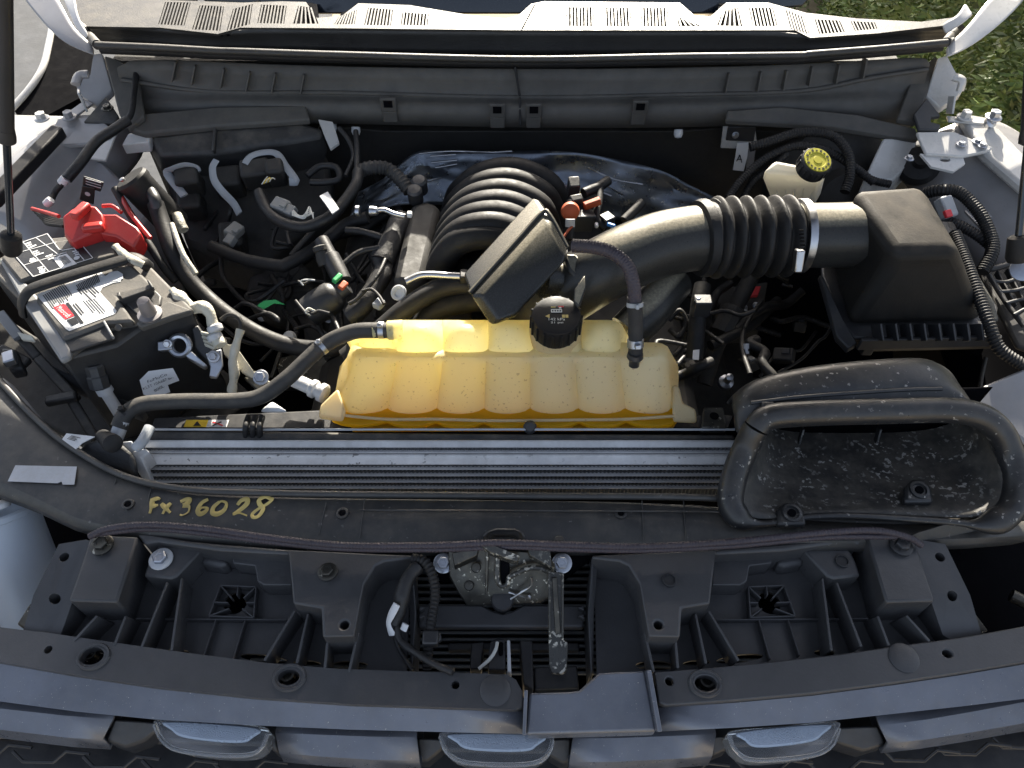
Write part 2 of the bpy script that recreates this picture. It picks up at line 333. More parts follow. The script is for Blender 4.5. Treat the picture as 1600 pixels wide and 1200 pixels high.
# outer fenders, curled edges (left one seen beyond the strut)
a = [Z(*p) for p in [(84,20,1.30), (76,70,1.285), (62,115,1.27), (20,168,1.25), (-60,240,1.23)]]
tube('fender_edge', a, .006, 'paint_white', tb, n=8)
prism('fender_gap', [(86,20,1.29), (78,70,1.28), (62,118,1.265), (22,172,1.245), (55,190,1.235), (130,150,1.24), (160,110,1.25), (130,60,1.26)], 1.25, .02, 'black_gap', tb, 0)
prism('fender_top', [(-40,245,1.235), (20,178,1.247), (100,180,1.25), (60,225,1.235), (0,290,1.215), (-60,340,1.2)], 1.24, .02, 'paint_white', tb, .004)
prism('rail_seal', [(-10,285,1.262), (80,194,1.28), (98,198,1.28), (-10,312,1.256)], 1.26, .02, 'rubber', tb, .003)
prism('rail_flange', [(90,185,1.262), (150,183,1.262), (182,205,1.258), (170,222,1.25), (120,225,1.25), (70,228,1.245)], 1.26, .008, 'primer_or_shade', tb, .002)
prism('rail_flange', [(128,245,1.245), (168,205,1.255), (182,207,1.255), (165,250,1.24)], 1.25, .004, 'paint_white', tb, .001)
prism('wheel_house', [(118,252,1.215), (160,250,1.215), (185,275,1.20), (235,330,1.17), (190,400,1.14), (90,370,1.15)], 1.2, .3, 'primer_or_shade', tb, .006)
sl = tube('wire_sleeve', ZZ([(200,188,1.292), (176,204,1.29), (150,222,1.285), (125,255,1.275), (104,280,1.265)]), .0085, 'tape', tb); lathe('sleeve_ferrule', Z(103,278,1.268), Z(92,292,1.255)-Z(103,278,1.268), [(.007,0), (.0075,.003), (.0075,.012), (.005,.014)], 'white_plastic', tb, 16); tube('sleeve_wire', ZZ([(98,286,1.262), (86,300,1.25), (78,318,1.245)]), .005, 'rubber', tb); lathe('sleeve_ferrule', Z(80,312,1.252), Z(66,326,1.24)-Z(80,312,1.252), [(.006,0), (.0065,.003), (.0065,.012), (.004,.014)], 'white_plastic', tb, 16)
# right fender
prism('fender_top', [(1500,175,1.275), (1545,182,1.275), (1640,280,1.25), (1660,330,1.24), (1600,290,1.25), (1530,230,1.262)], 1.26, .02, 'paint_white', tb, .006)
prism('rail_flange', [(1432,206,1.272), (1490,205,1.272), (1552,230,1.268), (1545,236,1.262), (1505,244,1.26), (1447,240,1.262)], 1.265, .006, 'paint_white', tb, .002)
cut(prism('tow_tab', [(1438,240,1.258), (1505,246,1.256), (1508,256,1.252), (1490,268,1.246), (1455,260,1.25)], 1.25, .004, 'paint_white', tb, 0), [hole(1475,253,1.25,.009,.5)])
prism('cowl_bracket', [(1380,215,1.25), (1435,215,1.245), (1425,250,1.225), (1395,282,1.20), (1350,280,1.21)], 1.22, .05, 'paint_white', tb, .004)
prism('cowl_bracket', [(200,208,1.25), (235,206,1.25), (232,222,1.24), (190,226,1.24)], 1.22, .02, 'paint_white', tb, .002)
prism('cowl_bracket', [(497,186,1.262), (520,190,1.262), (530,222,1.24), (516,232,1.235), (508,214,1.245)], 1.22, .006, 'paint_white', tb, .001)
lathe('grommet', Z(1435,258,1.215), (-.3,-.5,.8), [(.034,-.01), (.036,0), (.03,.010), (.014,.016), (.012,.03), (.002,.032)], 'rubber', tb)
for x, y, z in ((222/1,268,1.2), (1420,248,1.25), (1502,226,1.268), (1527,222,1.268), (1535,228,1.268)):
    bolt('fender_bolt', Z(x, y, z), .0055, 'zinc', tb)
for x, y, z in ((1520,310,1.2), (1508,330,1.2)): bar('crease', Z(x,y,z), Z(x+28,y+30,z), .004, .004, 'primer_or_shade', tb)
# windshield
wsx = (-.72,-.4,0,.4,.72)
band('windshield', [Vector((x, 1.415, 1.347)) for x in wsx], [Vector((x*.95, 2.2, 1.347+.29)) for x in wsx], 'glass_dark', tb, .005, 1)
for s_ in (-1, 1):      # the fenders go on outside the picture
    prof = ((.905,1.15), (.91,1.205), (.95,1.215), (1.0,1.18), (1.02,1.0), (1.02,.72))
    sheet('outer_fender', [[Vector((s_*(x-.10*max(0, .35-y)), y, z-.06*max(0, .45-y))) for x, z in prof] for y in (.02, .3, .6, .9, 1.10)], 'paint_white', tb, .003, 1)
    sheet('gutter', [[Vector((s_*x, y, z)) for x, z in ((.80,.95), (.86,.98), (.905,1.15))] for y in (.35, .7, 1.08)], 'black_gap', tb, .003, 1)
# ---- hood, hinged open above the bay (its rear corners show at the top)
ho = thing('hood', (0, 1.30, 1.5), 'white painted hood raised high, its curled rear corners showing beside the cowl', 'hood')
rows = []
HE = ((-.82,1.50), (-.60,1.525), (-.45,1.533), (-.32,1.560), (-.22,1.566), (0,1.568), (.25,1.565), (.42,1.566), (.47,1.592), (.6,1.594), (.82,1.59))   # rear edge heights, shaped unevenly to set where sun gets under the hood
for t in (0, .25, .5, .75, 1):
    rows.append([Vector((x, 1.25-.78*t, z+1.12*t)) for x, z in HE])
sheet('hood_panel', rows, 'paint_white', ho, .012, 1, off=1)
lin = []
for t in (.05, .3, .55, .8, .98): lin.append([Vector((x*.95, 1.25-.78*t-.010, z+1.12*t-.016)) for x, z in HE])
sheet('hood_liner', lin, 'hood_felt', ho, .006, 1)
def lip(name, A, B, m='paint_white'): return sheet(name, [A, [p.lerp(q, .5)+Vector((0, -.012, -.004)) for p, q in zip(A, B)], B], m, ho, .003, 2)
lip('corner_flange', [Z(*p) for p in [(20,-25,1.40), (60,28,1.385), (100,70,1.365), (143,84,1.352)]], [Z(*p) for p in [(60,-40,1.41), (95,0,1.40), (112,46,1.378), (150,72,1.36)]], 'primer_or_shade')  # left corner of the white hood, its shade put into a darker paint
lip('corner_flange', [Z(*p) for p in [(95,-10,1.40), (110,25,1.385), (118,50,1.37), (128,58,1.365)]], [Z(*p) for p in [(116,-20,1.405), (116,10,1.395), (126,38,1.38), (140,52,1.37)]])
lip('corner_flange', [Z(*p) for p in [(1612,-10,1.40), (1560,42,1.385), (1510,78,1.365), (1478,86,1.355)]], [Z(*p) for p in [(1560,-20,1.41), (1532,15,1.40), (1505,50,1.378), (1476,72,1.36)]])
lip('corner_flange', [Z(*p) for p in [(1520,20,1.395), (1512,32,1.385), (1495,42,1.375), (1480,52,1.365)]], [Z(*p) for p in [(1508,0,1.40), (1500,22,1.39), (1482,32,1.38), (1470,38,1.37)]])
# ---- hood hinges
for nm, A, lab in (('l', [(113,120,1.30), (128,112,1.30), (140,118,1.295), (145,84,1.33), (160,82,1.33), (176,140,1.28), (150,165,1.262), (125,150,1.27)], 'painted steel hood hinge standing beside the battery side of the cowl'),
                   ('r', [(1497,125,1.30), (1508,134,1.30), (1500,148,1.29), (1490,155,1.285), (1470,170,1.27), (1447,150,1.285), (1466,90,1.335), (1480,85,1.33)], 'painted steel hood hinge standing in front of the green hedge')):
    th = bpy.data.objects.new('hood_hinge', None); COL.objects.link(th); th.empty_display_size = .02; th.parent = tb; th.matrix_parent_inverse = Matrix.Translation(-tb.location); th['label'] = lab
    prism('hinge_arm', A, 1.3, .012, 'primer_or_shade' if nm == 'l' else 'paint_white', th, .003)
    if nm == 'l':
        tube('hinge_lobe', ZZ([(118,132,1.315), (124,118,1.322), (138,116,1.322)]), .009, 'primer_or_shade', th, flat=.6)
        bar('hinge_foot', Z(122,142,1.30), Z(136,172,1.265), .004, .018, 'paint_white', th); bar('hinge_foot', Z(112,180,1.262), Z(140,160,1.266), .022, .004, 'primer_or_shade', th)
        bolt('hinge_bolt', Z(109,184,1.266), .008, 'primer_or_shade', th, h=1.1); bolt('hinge_bolt', Z(66,186,1.262), .0085, 'paint_white', th, h=1.0)
        prism('hinge_plate', [(130,190,1.262), (165,150,1.285), (185,180,1.27), (178,192,1.262)], 1.27, .012, 'plastic_dusty', th)
        bolt('hinge_bolt', Z(168,170,1.28), .007, 'steel_dark', th)
    else:
        tube('hinge_lobe', ZZ([(1490,120,1.322), (1503,126,1.32), (1500,142,1.305)]), .010, 'paint_white', th, flat=.6)
        bar('hinge_foot', Z(1488,150,1.30), Z(1484,178,1.275), .004, .018, 'paint_white', th); bar('hinge_foot', Z(1480,186,1.272), Z(1550,192,1.272), .016, .004, 'paint_white', th)
        bolt('hinge_bolt', Z(1507,184,1.276), .009, 'paint_white', th, h=1.0); bolt('hinge_bolt', Z(1552,184,1.284), .009, 'zinc', th, h=1.0)
        lathe('hinge_pin', Z(1545,192,1.276), (.2,-.6,.7), [(.010,0), (.010,.006), (.005,.008), (.005,.012)], 'metal', th)
        prism('hinge_plate', [(1428,178,1.288), (1448,152,1.30), (1470,180,1.285), (1455,182,1.285), (1455,190,1.28), (1470,194,1.28), (1468,203,1.275), (1436,202,1.275)], 1.28, .008, 'plastic', th)
# ---- gas struts
def strut(lab, top, mid, bot, x0):
    th = thing('gas_strut', bot, lab, 'strut')
    tube('cylinder', [top, mid], .0085, 'plastic', th, n=4, sides=16); lathe('collar', mid, (bot-mid), [(.009,-.01), (.0102,0), (.0102,.006), (.005,.009)], 'plastic', th)
    tube('rod', [mid, bot], .0045, 'glass_dark', th, n=4)
    d = (bot-mid).normalized(); lathe('end_fitting', bot, d, [(.008,0), (.0125,.003), (.013,.028), (.010,.034)], 'rubber', th)
strut('black gas strut rising over the battery beside the fender edge', Y(5,-60,.80), Y(10,213,.79), Y(17,365,.78), 0)
strut('thin black gas strut rising in front of the hedge', Y(1622,-60,.90), Y(1607,215,.80), Y(1592,368,.74), 0)

# ================================================================ cowl
cw = thing('cowl_panel', (0, 1.3, 1.30), 'black plastic cowl with slotted air vents below the windshield', 'cowl')
CZ = 1.365
front = [(113,18), (118,34), (132,41), (250,43), (340,53), (375,43), (530,44), (815,47), (1060,47), (1242,47), (1266,59), (1370,52), (1500,37)]
back = [(1505,25), (1440,34), (1340,29), (1260,20), (1200,4), (1135,4), (1110,26), (1085,24), (1062,4), (850,2), (830,6), (810,24), (790,29), (730,23), (640,8), (560,5), (535,24), (495,28), (478,3), (440,2), (380,4), (260,0), (118,-4)]
ctop = prism('top_panel', front+back, CZ, .004, 'cowl_plastic', cw, 0)
vents = [((258,3),(298,4),(288,40),(247,38)), ((312,8),(350,10),(344,48),(300,46)), ((364,14),(395,6),(390,38),(354,48)), ((408,7),(448,9),(444,37),(402,36)), ((466,9),(488,12),(498,37),(458,37)),
         ((530,26),(558,15),(554,38),(522,38)), ((575,12),(614,15),(611,40),(569,39)), ((629,19),(670,22),(668,40),(626,39)),
         ((885,11),(928,11),(929,41),(885,41)), ((943,12),(985,12),(987,42),(944,41)), ((1001,12),(1043,12),(1045,42),(1002,41)), ((1058,22),(1075,30),(1102,41),(1060,41)),
         ((1130,16),(1153,12),(1160,41),(1120,40)), ((1170,12),(1208,12),(1215,41),(1176,41)), ((1224,14),(1256,26),(1265,54),(1232,44)), ((1273,30),(1312,32),(1320,50),(1280,53)), ((1329,33),(1367,35),(1371,45),(1336,48))]
cut(ctop, [prism3('c', [Z(*p, CZ)+Vector((0,0,.02)) for p in q], (0,0,-.05), None, None, 0) for q in vents])
ctop.modifiers.clear()
for q in vents:
    P = [Z(*p, CZ)-Vector((0,0,.007)) for p in q]
    v = prism3('vent', [P[0]+Vector((-.002,.03,0)), P[1]+Vector((.002,.03,0)), P[2]+Vector((.002,0,0)), P[3]+Vector((-.002,0,0))], (0, 0, -.003), 'black_gap', cw, 0)
    A = [Z(*p, CZ)-Vector((0,0,.0016)) for p in q]; n = max(5, int((A[1]-A[0]).length/.0056))
    for k in range(n):
        t = (k+.5)/n; bar('slat', A[0].lerp(A[1], t), A[3].lerp(A[2], t), .0027, .003, 'cowl_plastic', v, 0)
bar('seam_strip', Z(836,6,CZ+.001), Z(815,46,CZ+.001), .002, .002, 'black_gap', cw)
def xs_row(pts, yy): return [Y(x, y, yy if not isinstance(yy, list) else yy[i]) for i, (x, y) in enumerate(pts)]
f0 = [Z(*p, CZ-.002) for p in ((118,34), (250,43), (340,53), (375,43), (530,44), (815,47), (1060,47), (1242,47), (1266,59), (1370,52), (1500,37))]
lipx = [(150,70), (250,74), (340,79), (375,80), (530,85), (815,92), (1060,88), (1242,86), (1266,84), (1370,76), (1478,68)]
f1 = [Vector((p.x, q.y-.004, p.z)) for p, q in zip([Y(x, y-2, q.y-.004) for (x, y), q in zip(lipx, f0)], f0)]
sheet('front_face', [f0, [p.lerp(q, .5)+Vector((0, .006, 0)) for p, q in zip(f0, f1)], f1], 'cowl_plastic', cw, .003, 1)
lipP = [Y(x, y, 1.250-.03*abs((x-815)/700)**2) for x, y in lipx]
lipP[0] = Y(152,70,1.235); lipP[-1] = Y(1478,66,1.235)
sheet('lip_ledge', [f1, [p+Vector((0, 0, .004)) for p in lipP]], 'cowl_plastic', cw, .003, 1)
tube('weather_strip', [p+Vector((0, -.004, .001)) for p in lipP], .0062, 'cowl_plastic', cw, n=6)
tube('lip_end', [lipP[0], Z(140,56,1.352), Z(131,46,1.36), Z(124,40,1.364)], .008, 'cowl_plastic', cw); tube('lip_end', [lipP[-1], Z(1490,52,1.358), Z(1502,42,1.364)], .008, 'cowl_plastic', cw)
tube('weather_strip_bulb', [p+Vector((0, .006, -.010)) for p in lipP], .008, 'rubber', cw, n=6)
ap = [(175,88), (340,97), (530,104), (815,108), (1060,106), (1250,100), (1380,93), (1462,86)]
am = [(185,120), (330,140), (530,140), (815,148), (1060,146), (1250,140), (1380,120), (1445,110)]
al = [(205,160), (400,158), (530,160), (815,166), (1060,163), (1250,160), (1380,150), (1440,160)]
ab = [(215,200), (400,190), (530,191), (815,198), (1060,199), (1250,190), (1380,205), (1420,212)]
rows = [xs_row(ap, 1.262), xs_row(am, 1.256), xs_row([(x, y-3) for x, y in al], 1.243), xs_row(al, 1.222), xs_row(ab, 1.224)]
sheet('apron', rows, 'apron_plastic', cw, .004, 1)
for x, y in ((270,110), (300,116), (345,121), (385,126), (425,128), (470,130), (1132,128), (1182,126), (1222,124), (1262,118), (1304,114), (1346,106)):
    bar('stiffening_rib', Y(x+6, y-15, 1.255), Y(x, y+16, 1.245), .003, .02, 'apron_plastic', cw, up=(0, 1, 0))
tube('apron_bead', [Y(x, y, 1.248) for x, y in ((190,125), (330,143), (530,145), (815,152), (1060,148), (1250,142), (1360,122), (1450,108))], .004, 'apron_plastic', cw, n=6)
prism('side_shelf', [(200,200,1.262), (215,178,1.272), (340,166,1.276), (478,164,1.272), (484,186,1.262), (340,196,1.258), (225,208,1.254)], 1.26, .012, 'apron_plastic', cw, .003)
prism('side_shelf', [(1136,172,1.272), (1220,166,1.276), (1340,178,1.272), (1432,200,1.262), (1436,216,1.25), (1400,212,1.254), (1300,196,1.258), (1134,186,1.262)], 1.26, .012, 'apron_plastic', cw, .003)
prism('end_panel', [(162,86,1.325), (185,92,1.322), (215,112,1.31), (225,180,1.278), (200,200,1.265), (185,175,1.278)], 1.29, .012, 'apron_plastic', cw, .003)
prism('end_panel', [(1460,88,1.325), (1470,92,1.32), (1448,150,1.288), (1432,190,1.27), (1402,184,1.272), (1425,120,1.305)], 1.29, .012, 'apron_plastic', cw, .003)
tube('drain_tube', ZZ([(213,112,1.315), (210,140,1.302), (204,180,1.285), (185,195,1.28)]), .005, 'rubber', cw)
for x, y in ((607,163), (777,172), (834,172), (1000,167)):
    c = Y(x, y, 1.214); k = box('clip', c, (.028, .008, .026), 'apron_plastic', cw, bevel=.002)
    box('clip_slot', c+Vector((0, -.0045, .003)), (.015, .003, .012), 'black_gap', k, bevel=0)
    box('clip_tab', c+Vector((0, .002, -.024)), (.026, .008, .022), 'apron_plastic', k, bevel=.002)
bar('seam_strip', Y(805,104,1.252), Y(812,150,1.238), .004, .006, 'rubber', cw, up=(0,1,0)); bar('seam_strip', Y(812,152,1.235), Y(813,196,1.215), .004, .01, 'rubber', cw, up=(0,1,0))
for x, y in ((519,197), (556,202), (1060,206)):
    lathe('push_pin', Y(x, y, 1.232), (0, -.6, -.8), [(.008,-.004), (.0085,.004), (.006,.010), (.001,.0115)], 'white_plastic', cw, 16)
# ================================================================ front: grille, covers, latch
FZ = 1.155
gr = thing('grille', (0, .25, 1.0), 'grey blue painted front grille with three marker lamps below its trim band', 'grille')
def strip(name, top, bot, z0, z1, m, parent, thick=.004, sub=0):
    return sheet(name, [[Z(*p, z0) for p in top], [Z(*p, z1) for p in bot]], m, parent, thick, sub, smooth=40)
tl = [(-80,1028), (0,1037), (120,1058), (240,1076), (390,1092), (545,1103), (700,1109), (818,1112)]
bl = [(-80,1086), (0,1096), (120,1112), (240,1124), (390,1133), (545,1140), (700,1144), (818,1147)]
tr_ = [(1028,1106), (1150,1098), (1270,1087), (1400,1070), (1500,1055), (1600,1038), (1700,1018)]
br_ = [(1028,1143), (1150,1137), (1270,1129), (1400,1115), (1500,1104), (1600,1092), (1700,1076)]
def trim(name, t, b):
    A = [Z(*p, FZ-.004) for p in t]; B = [Z(*p, FZ-.018) for p in b]; C = [p+Vector((0, .004, -.016)) for p in B]; D = [p+Vector((0, .05, -.02)) for p in C]
    return sheet(name, [[p+Vector((0, .004, -.02)) for p in A], A, B, C, D], 'trim_paint', gr, .003, 0, smooth=30)
trim('trim_band', tl, bl); trim('trim_band', tr_, br_)
prism('trim_center', [(822,1148,FZ-.012), (827,1082,FZ+.004), (890,1080,FZ+.004), (905,1078,FZ+.004), (936,1050,FZ+.006), (1008,1047,FZ+.006), (1026,1142,FZ-.012)], FZ, .02, 'trim_paint', gr, .003)
bar('trim_rib', Z(1012,1047,FZ+.010), Z(1029,1143,FZ-.008), .005, .016, 'trim_paint', gr); bar('trim_rib', Z(822,1078,FZ+.006), Z(819,1148,FZ-.008), .004, .014, 'trim_paint', gr)
# flange strips of the grille top
for pts, hs in (([(-80,968), (0,980), (70,988), (180,1004), (300,1021), (420,1036), (530,1045), (672,1050), (740,1052), (792,1054), (806,1062), (817,1082), (815,1105), (805,1109), (545,1100), (390,1089), (240,1073), (120,1055), (0,1034), (-80,1025)],
                 [(78,1017,.0045,1), (146,1027,.013,.75), (452,1060,.012,.7), (712,1072,.0045,1)]),
                ([(1022,1050), (1100,1044), (1200,1034), (1310,1022), (1400,1009), (1500,996), (1600,978), (1690,960), (1690,1014), (1600,1034), (1500,1051), (1400,1066), (1270,1083), (1150,1094), (1040,1102), (1030,1098)],
                 [(1045,1066,.0045,1), (1102,1069,.012,.7), (1478,1023,.0055,.8)])):
    o = prism('top_flange', pts, FZ+.004, .012, 'cover_plastic', gr, .0015); cut(o, [hole(x, y, FZ, r, q) for x, y, r, q in hs])
for x, y in ((146,1026), (452,1059), (1102,1068)):
    V, F = sweep([Z(x, y, FZ+.0045)+Vector((.0165*math.cos(a), .0135*math.sin(a), 0)) for a in [2*PI*k/24 for k in range(25)]], lambda i, t: .0022, 6)
    finish('bushing_ring', mesh('r', V, F), 'cover_plastic', gr); lathe('bushing_sleeve', Z(x, y, FZ-.02), (0,0,1), [(.006,0), (.0078,.001), (.0078,.012), (.0055,.012), (.005,.002)], 'steel_dark', gr)
for x, y in ((774,1079), (1412,1028)):
    lathe('plug_cap', Z(x, y, FZ+.004), (0,0,1), [(.0165,0), (.0165,.001), (.0148,.0020), (.004,.0025), (.001,.0025)], 'cover_plastic', gr, 32)
# grille bars, lamps, lattice
BZ = 1.105
def gbar(t, b, ends=.006):
    A = [Z(*p, BZ) for p in t]; B = [Z(*p, BZ-.012) for p in b]; C = [p+Vector((0, -.004, -.026)) for p in B]; D = [p+Vector((0, .06, -.004)) for p in C]
    return sheet('crossbar', [[p+Vector((0, .03, -.004)) for p in A], A, B, C, D], 'trim_paint', gr, .004, 0, smooth=30)
gbar([(-60,1100), (0,1107), (100,1118), (176,1124)], [(-60,1132), (0,1140), (100,1152), (160,1156)])
gbar([(430,1145), (500,1148), (580,1151), (651,1152)], [(436,1176), (500,1182), (580,1187), (655,1189)])
gbar([(895,1154), (970,1153), (1050,1150), (1119,1147)], [(890,1191), (970,1190), (1050,1186), (1113,1181)])
gbar([(1375,1134), (1450,1124), (1520,1112), (1600,1097), (1680,1082)], [(1388,1162), (1450,1155), (1520,1144), (1600,1130), (1680,1115)])
for q in ([(178,1123), (245,1128), (248,1140), (225,1158), (196,1168), (164,1157)], [(418,1148), (430,1146), (436,1177), (424,1172)], [(651,1152), (690,1154), (693,1170), (668,1190), (655,1190)], [(862,1154), (893,1153), (892,1190), (880,1194), (856,1180)],
          [(1113,1150), (1140,1148), (1140,1170), (1112,1182)], [(1312,1136), (1372,1133), (1386,1163), (1350,1174), (1305,1160)]):
    prism('bar_end', [(x, y, BZ-.008-.0005*(y-1125)) for x, y in q], BZ, .03, 'plastic', gr, .003)
def rnd(Q, n=4):
    P = [Vector((x, y, 0)) for x, y in Q]; C = spline([P[-1]]+P+[P[0], P[1]], n)[n:-n-1]; return [(p.x, p.y) for p in C]
for cx, cy, ww, tilt in ((330,1150,88,8), (776,1166,88,2), (1225,1157,86,-10)):
    lamp = prism('marker_lamp', rnd([(cx-ww+6, cy-22-tilt*.6), (cx, cy-23), (cx+ww-6, cy-22+tilt*.9), (cx+ww, cy-8+tilt*.9), (cx+ww-10, cy+12+tilt*.8), (cx+ww-34, cy+24+tilt*.5), (cx, cy+27), (cx-ww+34, cy+23-tilt*.5), (cx-ww+10, cy+8-tilt*.6), (cx-ww, cy-10-tilt*.6)]), 1.115, .03, 'lens_clear', gr, .004, 3)
    k = prism('reflector', rnd([(cx-ww+18, cy-20-tilt*.5), (cx+ww-18, cy-20+tilt*.7), (cx+ww-26, cy-2+tilt*.7), (cx+ww-42, cy+6+tilt*.5), (cx, cy+8), (cx-ww+42, cy+5-tilt*.5), (cx-ww+26, cy-5-tilt*.5)]), 1.1175, .004, 'reflector', None, .002); k.parent = lamp
    V, F = sweep(spline([Z(x, y, 1.114) for x, y in [(cx-ww, cy-14-tilt*.6), (cx-ww+10, cy+9-tilt*.6), (cx-ww+34, cy+25-tilt*.5), (cx, cy+29), (cx+ww-34, cy+26+tilt*.5), (cx+ww-10, cy+13+tilt*.8), (cx+ww, cy-10+tilt*.9)]], 5), lambda i, t: .0026, 8)
    k = finish('lens_rim', mesh('rim', V, F), 'lens_clear', None); k.parent = lamp
for k, (x0, y0) in enumerate(((-30,1172), (60,1182), (170,1190), (262,1196), (370,1196), (520,1210), (690,1210), (860,1210), (1060,1200), (1190,1196), (1300,1196), (1420,1180), (1500,1170), (1590,1160))):
    tube('lattice_bar', [Z(x0-40, y0-8, 1.06), Z(x0-24, y0+8, 1.055), Z(x0+24, y0+9, 1.055), Z(x0+44, y0-8, 1.06), Z(x0+80, y0-4, 1.06)], .0020, 'plastic', gr, n=1, sides=6, smooth=20)
prism('shade_backing', [(-150,1070), (300,1090), (800,1100), (1300,1090), (1750,1040), (1750,1130), (1300,1165), (800,1180), (300,1165), (-150,1135)], 1.05, .01, 'plastic', gr, .004)  # dark sheet added for the shade between trim and bars
prism('lower_panel', [(-100,1150), (300,1160), (800,1165), (1300,1155), (1700,1120), (1750,1290), (-150,1290)], 1.0, .02, 'plastic', gr, .004)

# ---- condenser fins seen through the openings
cd = thing('condenser', (0, .45, .9), 'row of dark condenser tubes behind the latch and the cover slots', 'condenser')
box('core', (0, .43, 1.0), (1.05, .02, .10), 'black_gap', cd)
for k in range(17):
    yy = 884+k*10.5; bar('condenser_tube', Z(392, yy, 1.062), Z(1185, yy, 1.062), .0035, .006, 'fins', cd, .001)
prism('shade_floor', [(20,860), (1560,860), (1640,1080), (-60,1080)], 1.03, .02, 'black_gap', cd, 0)  # dark floor added so the openings above look shaded

# ---- two mirrored cover trays
for s, lab in ((1, 'black ribbed plastic grille cover tray with a white washer bolt'), (-1, 'black ribbed plastic grille cover tray below the spotted air inlet')):
    base = Z(340, 930, 1.10)
    th = thing('grille_cover', (s*base.x, base.y, 1.08), lab, 'cover')
    def T(name, pix, z, h, m='cover_plastic', bv=.003, cuts=()):
        o = prism3(name, mirror([Z(p[0], p[1], p[2] if len(p) > 2 else z) for p in pix], s)[::1], (0, 0, -h), m, th, bv)
        if cuts:
            cs = [hole(*c) for c in cuts]
            for c in cs:
                for v in c.data.vertices: v.co.x *= s
                c.data.flip_normals() if s < 0 else None
            cut(o, cs)
        return o
    T('floor', [(140,850), (250,842), (460,862), (650,872), (640,940), (635,1060), (500,1060), (260,1035), (90,1010), (60,1000), (100,930)], 1.130, .004, bv=0,
      cuts=[(368,942,1.130,.014), (412,1029,1.130,.028,.16,.03,-.12), (480,1036,1.130,.016,.22,.03,-.1), (280,1020,1.130,.012,.3), (545,1040,1.130,.022,.25)])
    T('side_arm', [(92,850), (134,843), (146,846), (118,925,1.175), (95,992,1.150), (72,1006,1.148), (34,992,1.150), (52,930,1.175)], 1.182, .04, cuts=[(99,869,1.182,.0055,1,.08), (75,926,1.182,.0055,1,.08)])
    T('platform', [(140,840), (170,836), (216,838), (183,941), (106,939), (122,895)], 1.184, .055)
    T('rear_wall', [(214,834), (236,834), (300,845), (344,849), (455,858), (455,866), (344,860), (246,846), (226,850)], 1.180, .07)
    T('boss', [(247,850), (300,856), (315,860), (276,900), (266,904), (224,900), (232,876)], 1.168, .06)
    T('pad', [(316,866), (345,868), (358,876), (348,886), (312,880)], 1.152, .03, bv=.006)
    T('step', [(362,866), (402,866), (402,862), (456,862), (456,914), (412,914), (402,908), (398,884), (364,880)], 1.158, .03)
    T('platform', [(450,858), (530,862), (642,867), (645,872), (600,877), (586,884), (568,914), (553,994), (504,995), (502,950), (458,943)], 1.184, .055, cuts=[(538,976,1.184,.005,1,.1)])
    T('inner_wall', [(600,880,1.17), (645,873,1.17), (650,960,1.15), (645,1052,1.13), (640,1052,1.13), (642,960,1.14), (636,884,1.16)], 1.16, .06)
    def B(name, a, b, z0, z1, ww=.003, hh=.05):
        p, q = mirror([Z(*a, z0), Z(*b, z1)], s); bar(name, p-Vector((0, 0, hh/2)), q-Vector((0, 0, hh/2)), ww, hh, 'cover_plastic', th, .0008)
    for a, b in (((155,958), (118,998)), ((198,958), (180,1004)), ((262,908), (222,1008)), ((284,902), (268,1014)), ((462,952), (414,1030)), ((482,956), (464,1034)), ((512,998), (508,1038)), ((560,985), (546,1046))):
        B('rib', a, b, 1.166, 1.160, .003, .035)
    B('ridge', (212,966), (458,968), 1.139, 1.139, .002, .01); B('ridge', (337,968), (318,1024), 1.139, 1.139, .002, .01); B('ridge', (383,968), (364,1030), 1.139, 1.139, .002, .01)
    for a, b in (((344,914), (400,916)), ((326,962), (396,964)), ((344,914), (326,962)), ((400,916), (396,964)), ((344,914), (362,934)), ((400,916), (380,934)), ((326,962), (358,950)), ((396,964), (378,950)), ((372,915), (370,930)), ((332,940), (356,941)), ((384,941), (398,941))):
        B('grid_rib', a, b, 1.142, 1.142, .002, .012)
    B('diagonal_ridge', (312,888), (284,906), 1.143, 1.143, .002, .012)
    if s > 0:
        bolt('cover_bolt', Z(160,852,1.187), .0085, 'steel_dark', th, washer=1.55); bolt('white_washer_bolt', Z(252,874,1.169), .0085, 'zinc', th, washer=1.65, mw='white_plastic'); bolt('cover_bolt', Z(512,894,1.187), .0075, 'steel_dark', th, washer=1.5)
        lathe('bolt_sleeve', Z(512,897,1.184), (0,0,1), [(.0085,0), (.0085,.004), (.005,.004), (.004,.001)], 'plastic', th)
    else:
        bolt('cover_bolt', Z(1408,853,1.187), .0085, 'plastic', th, washer=1.55)
        for x, y in ((1046,907), (1316,877)): lathe('clip_socket', Z(x, y, 1.186 if x < 1200 else 1.169), (0,0,1), [(.0085,0), (.0085,.002), (.0065,.0022), (.006,-.004), (.001,-.004)], 'plastic', th, 16)

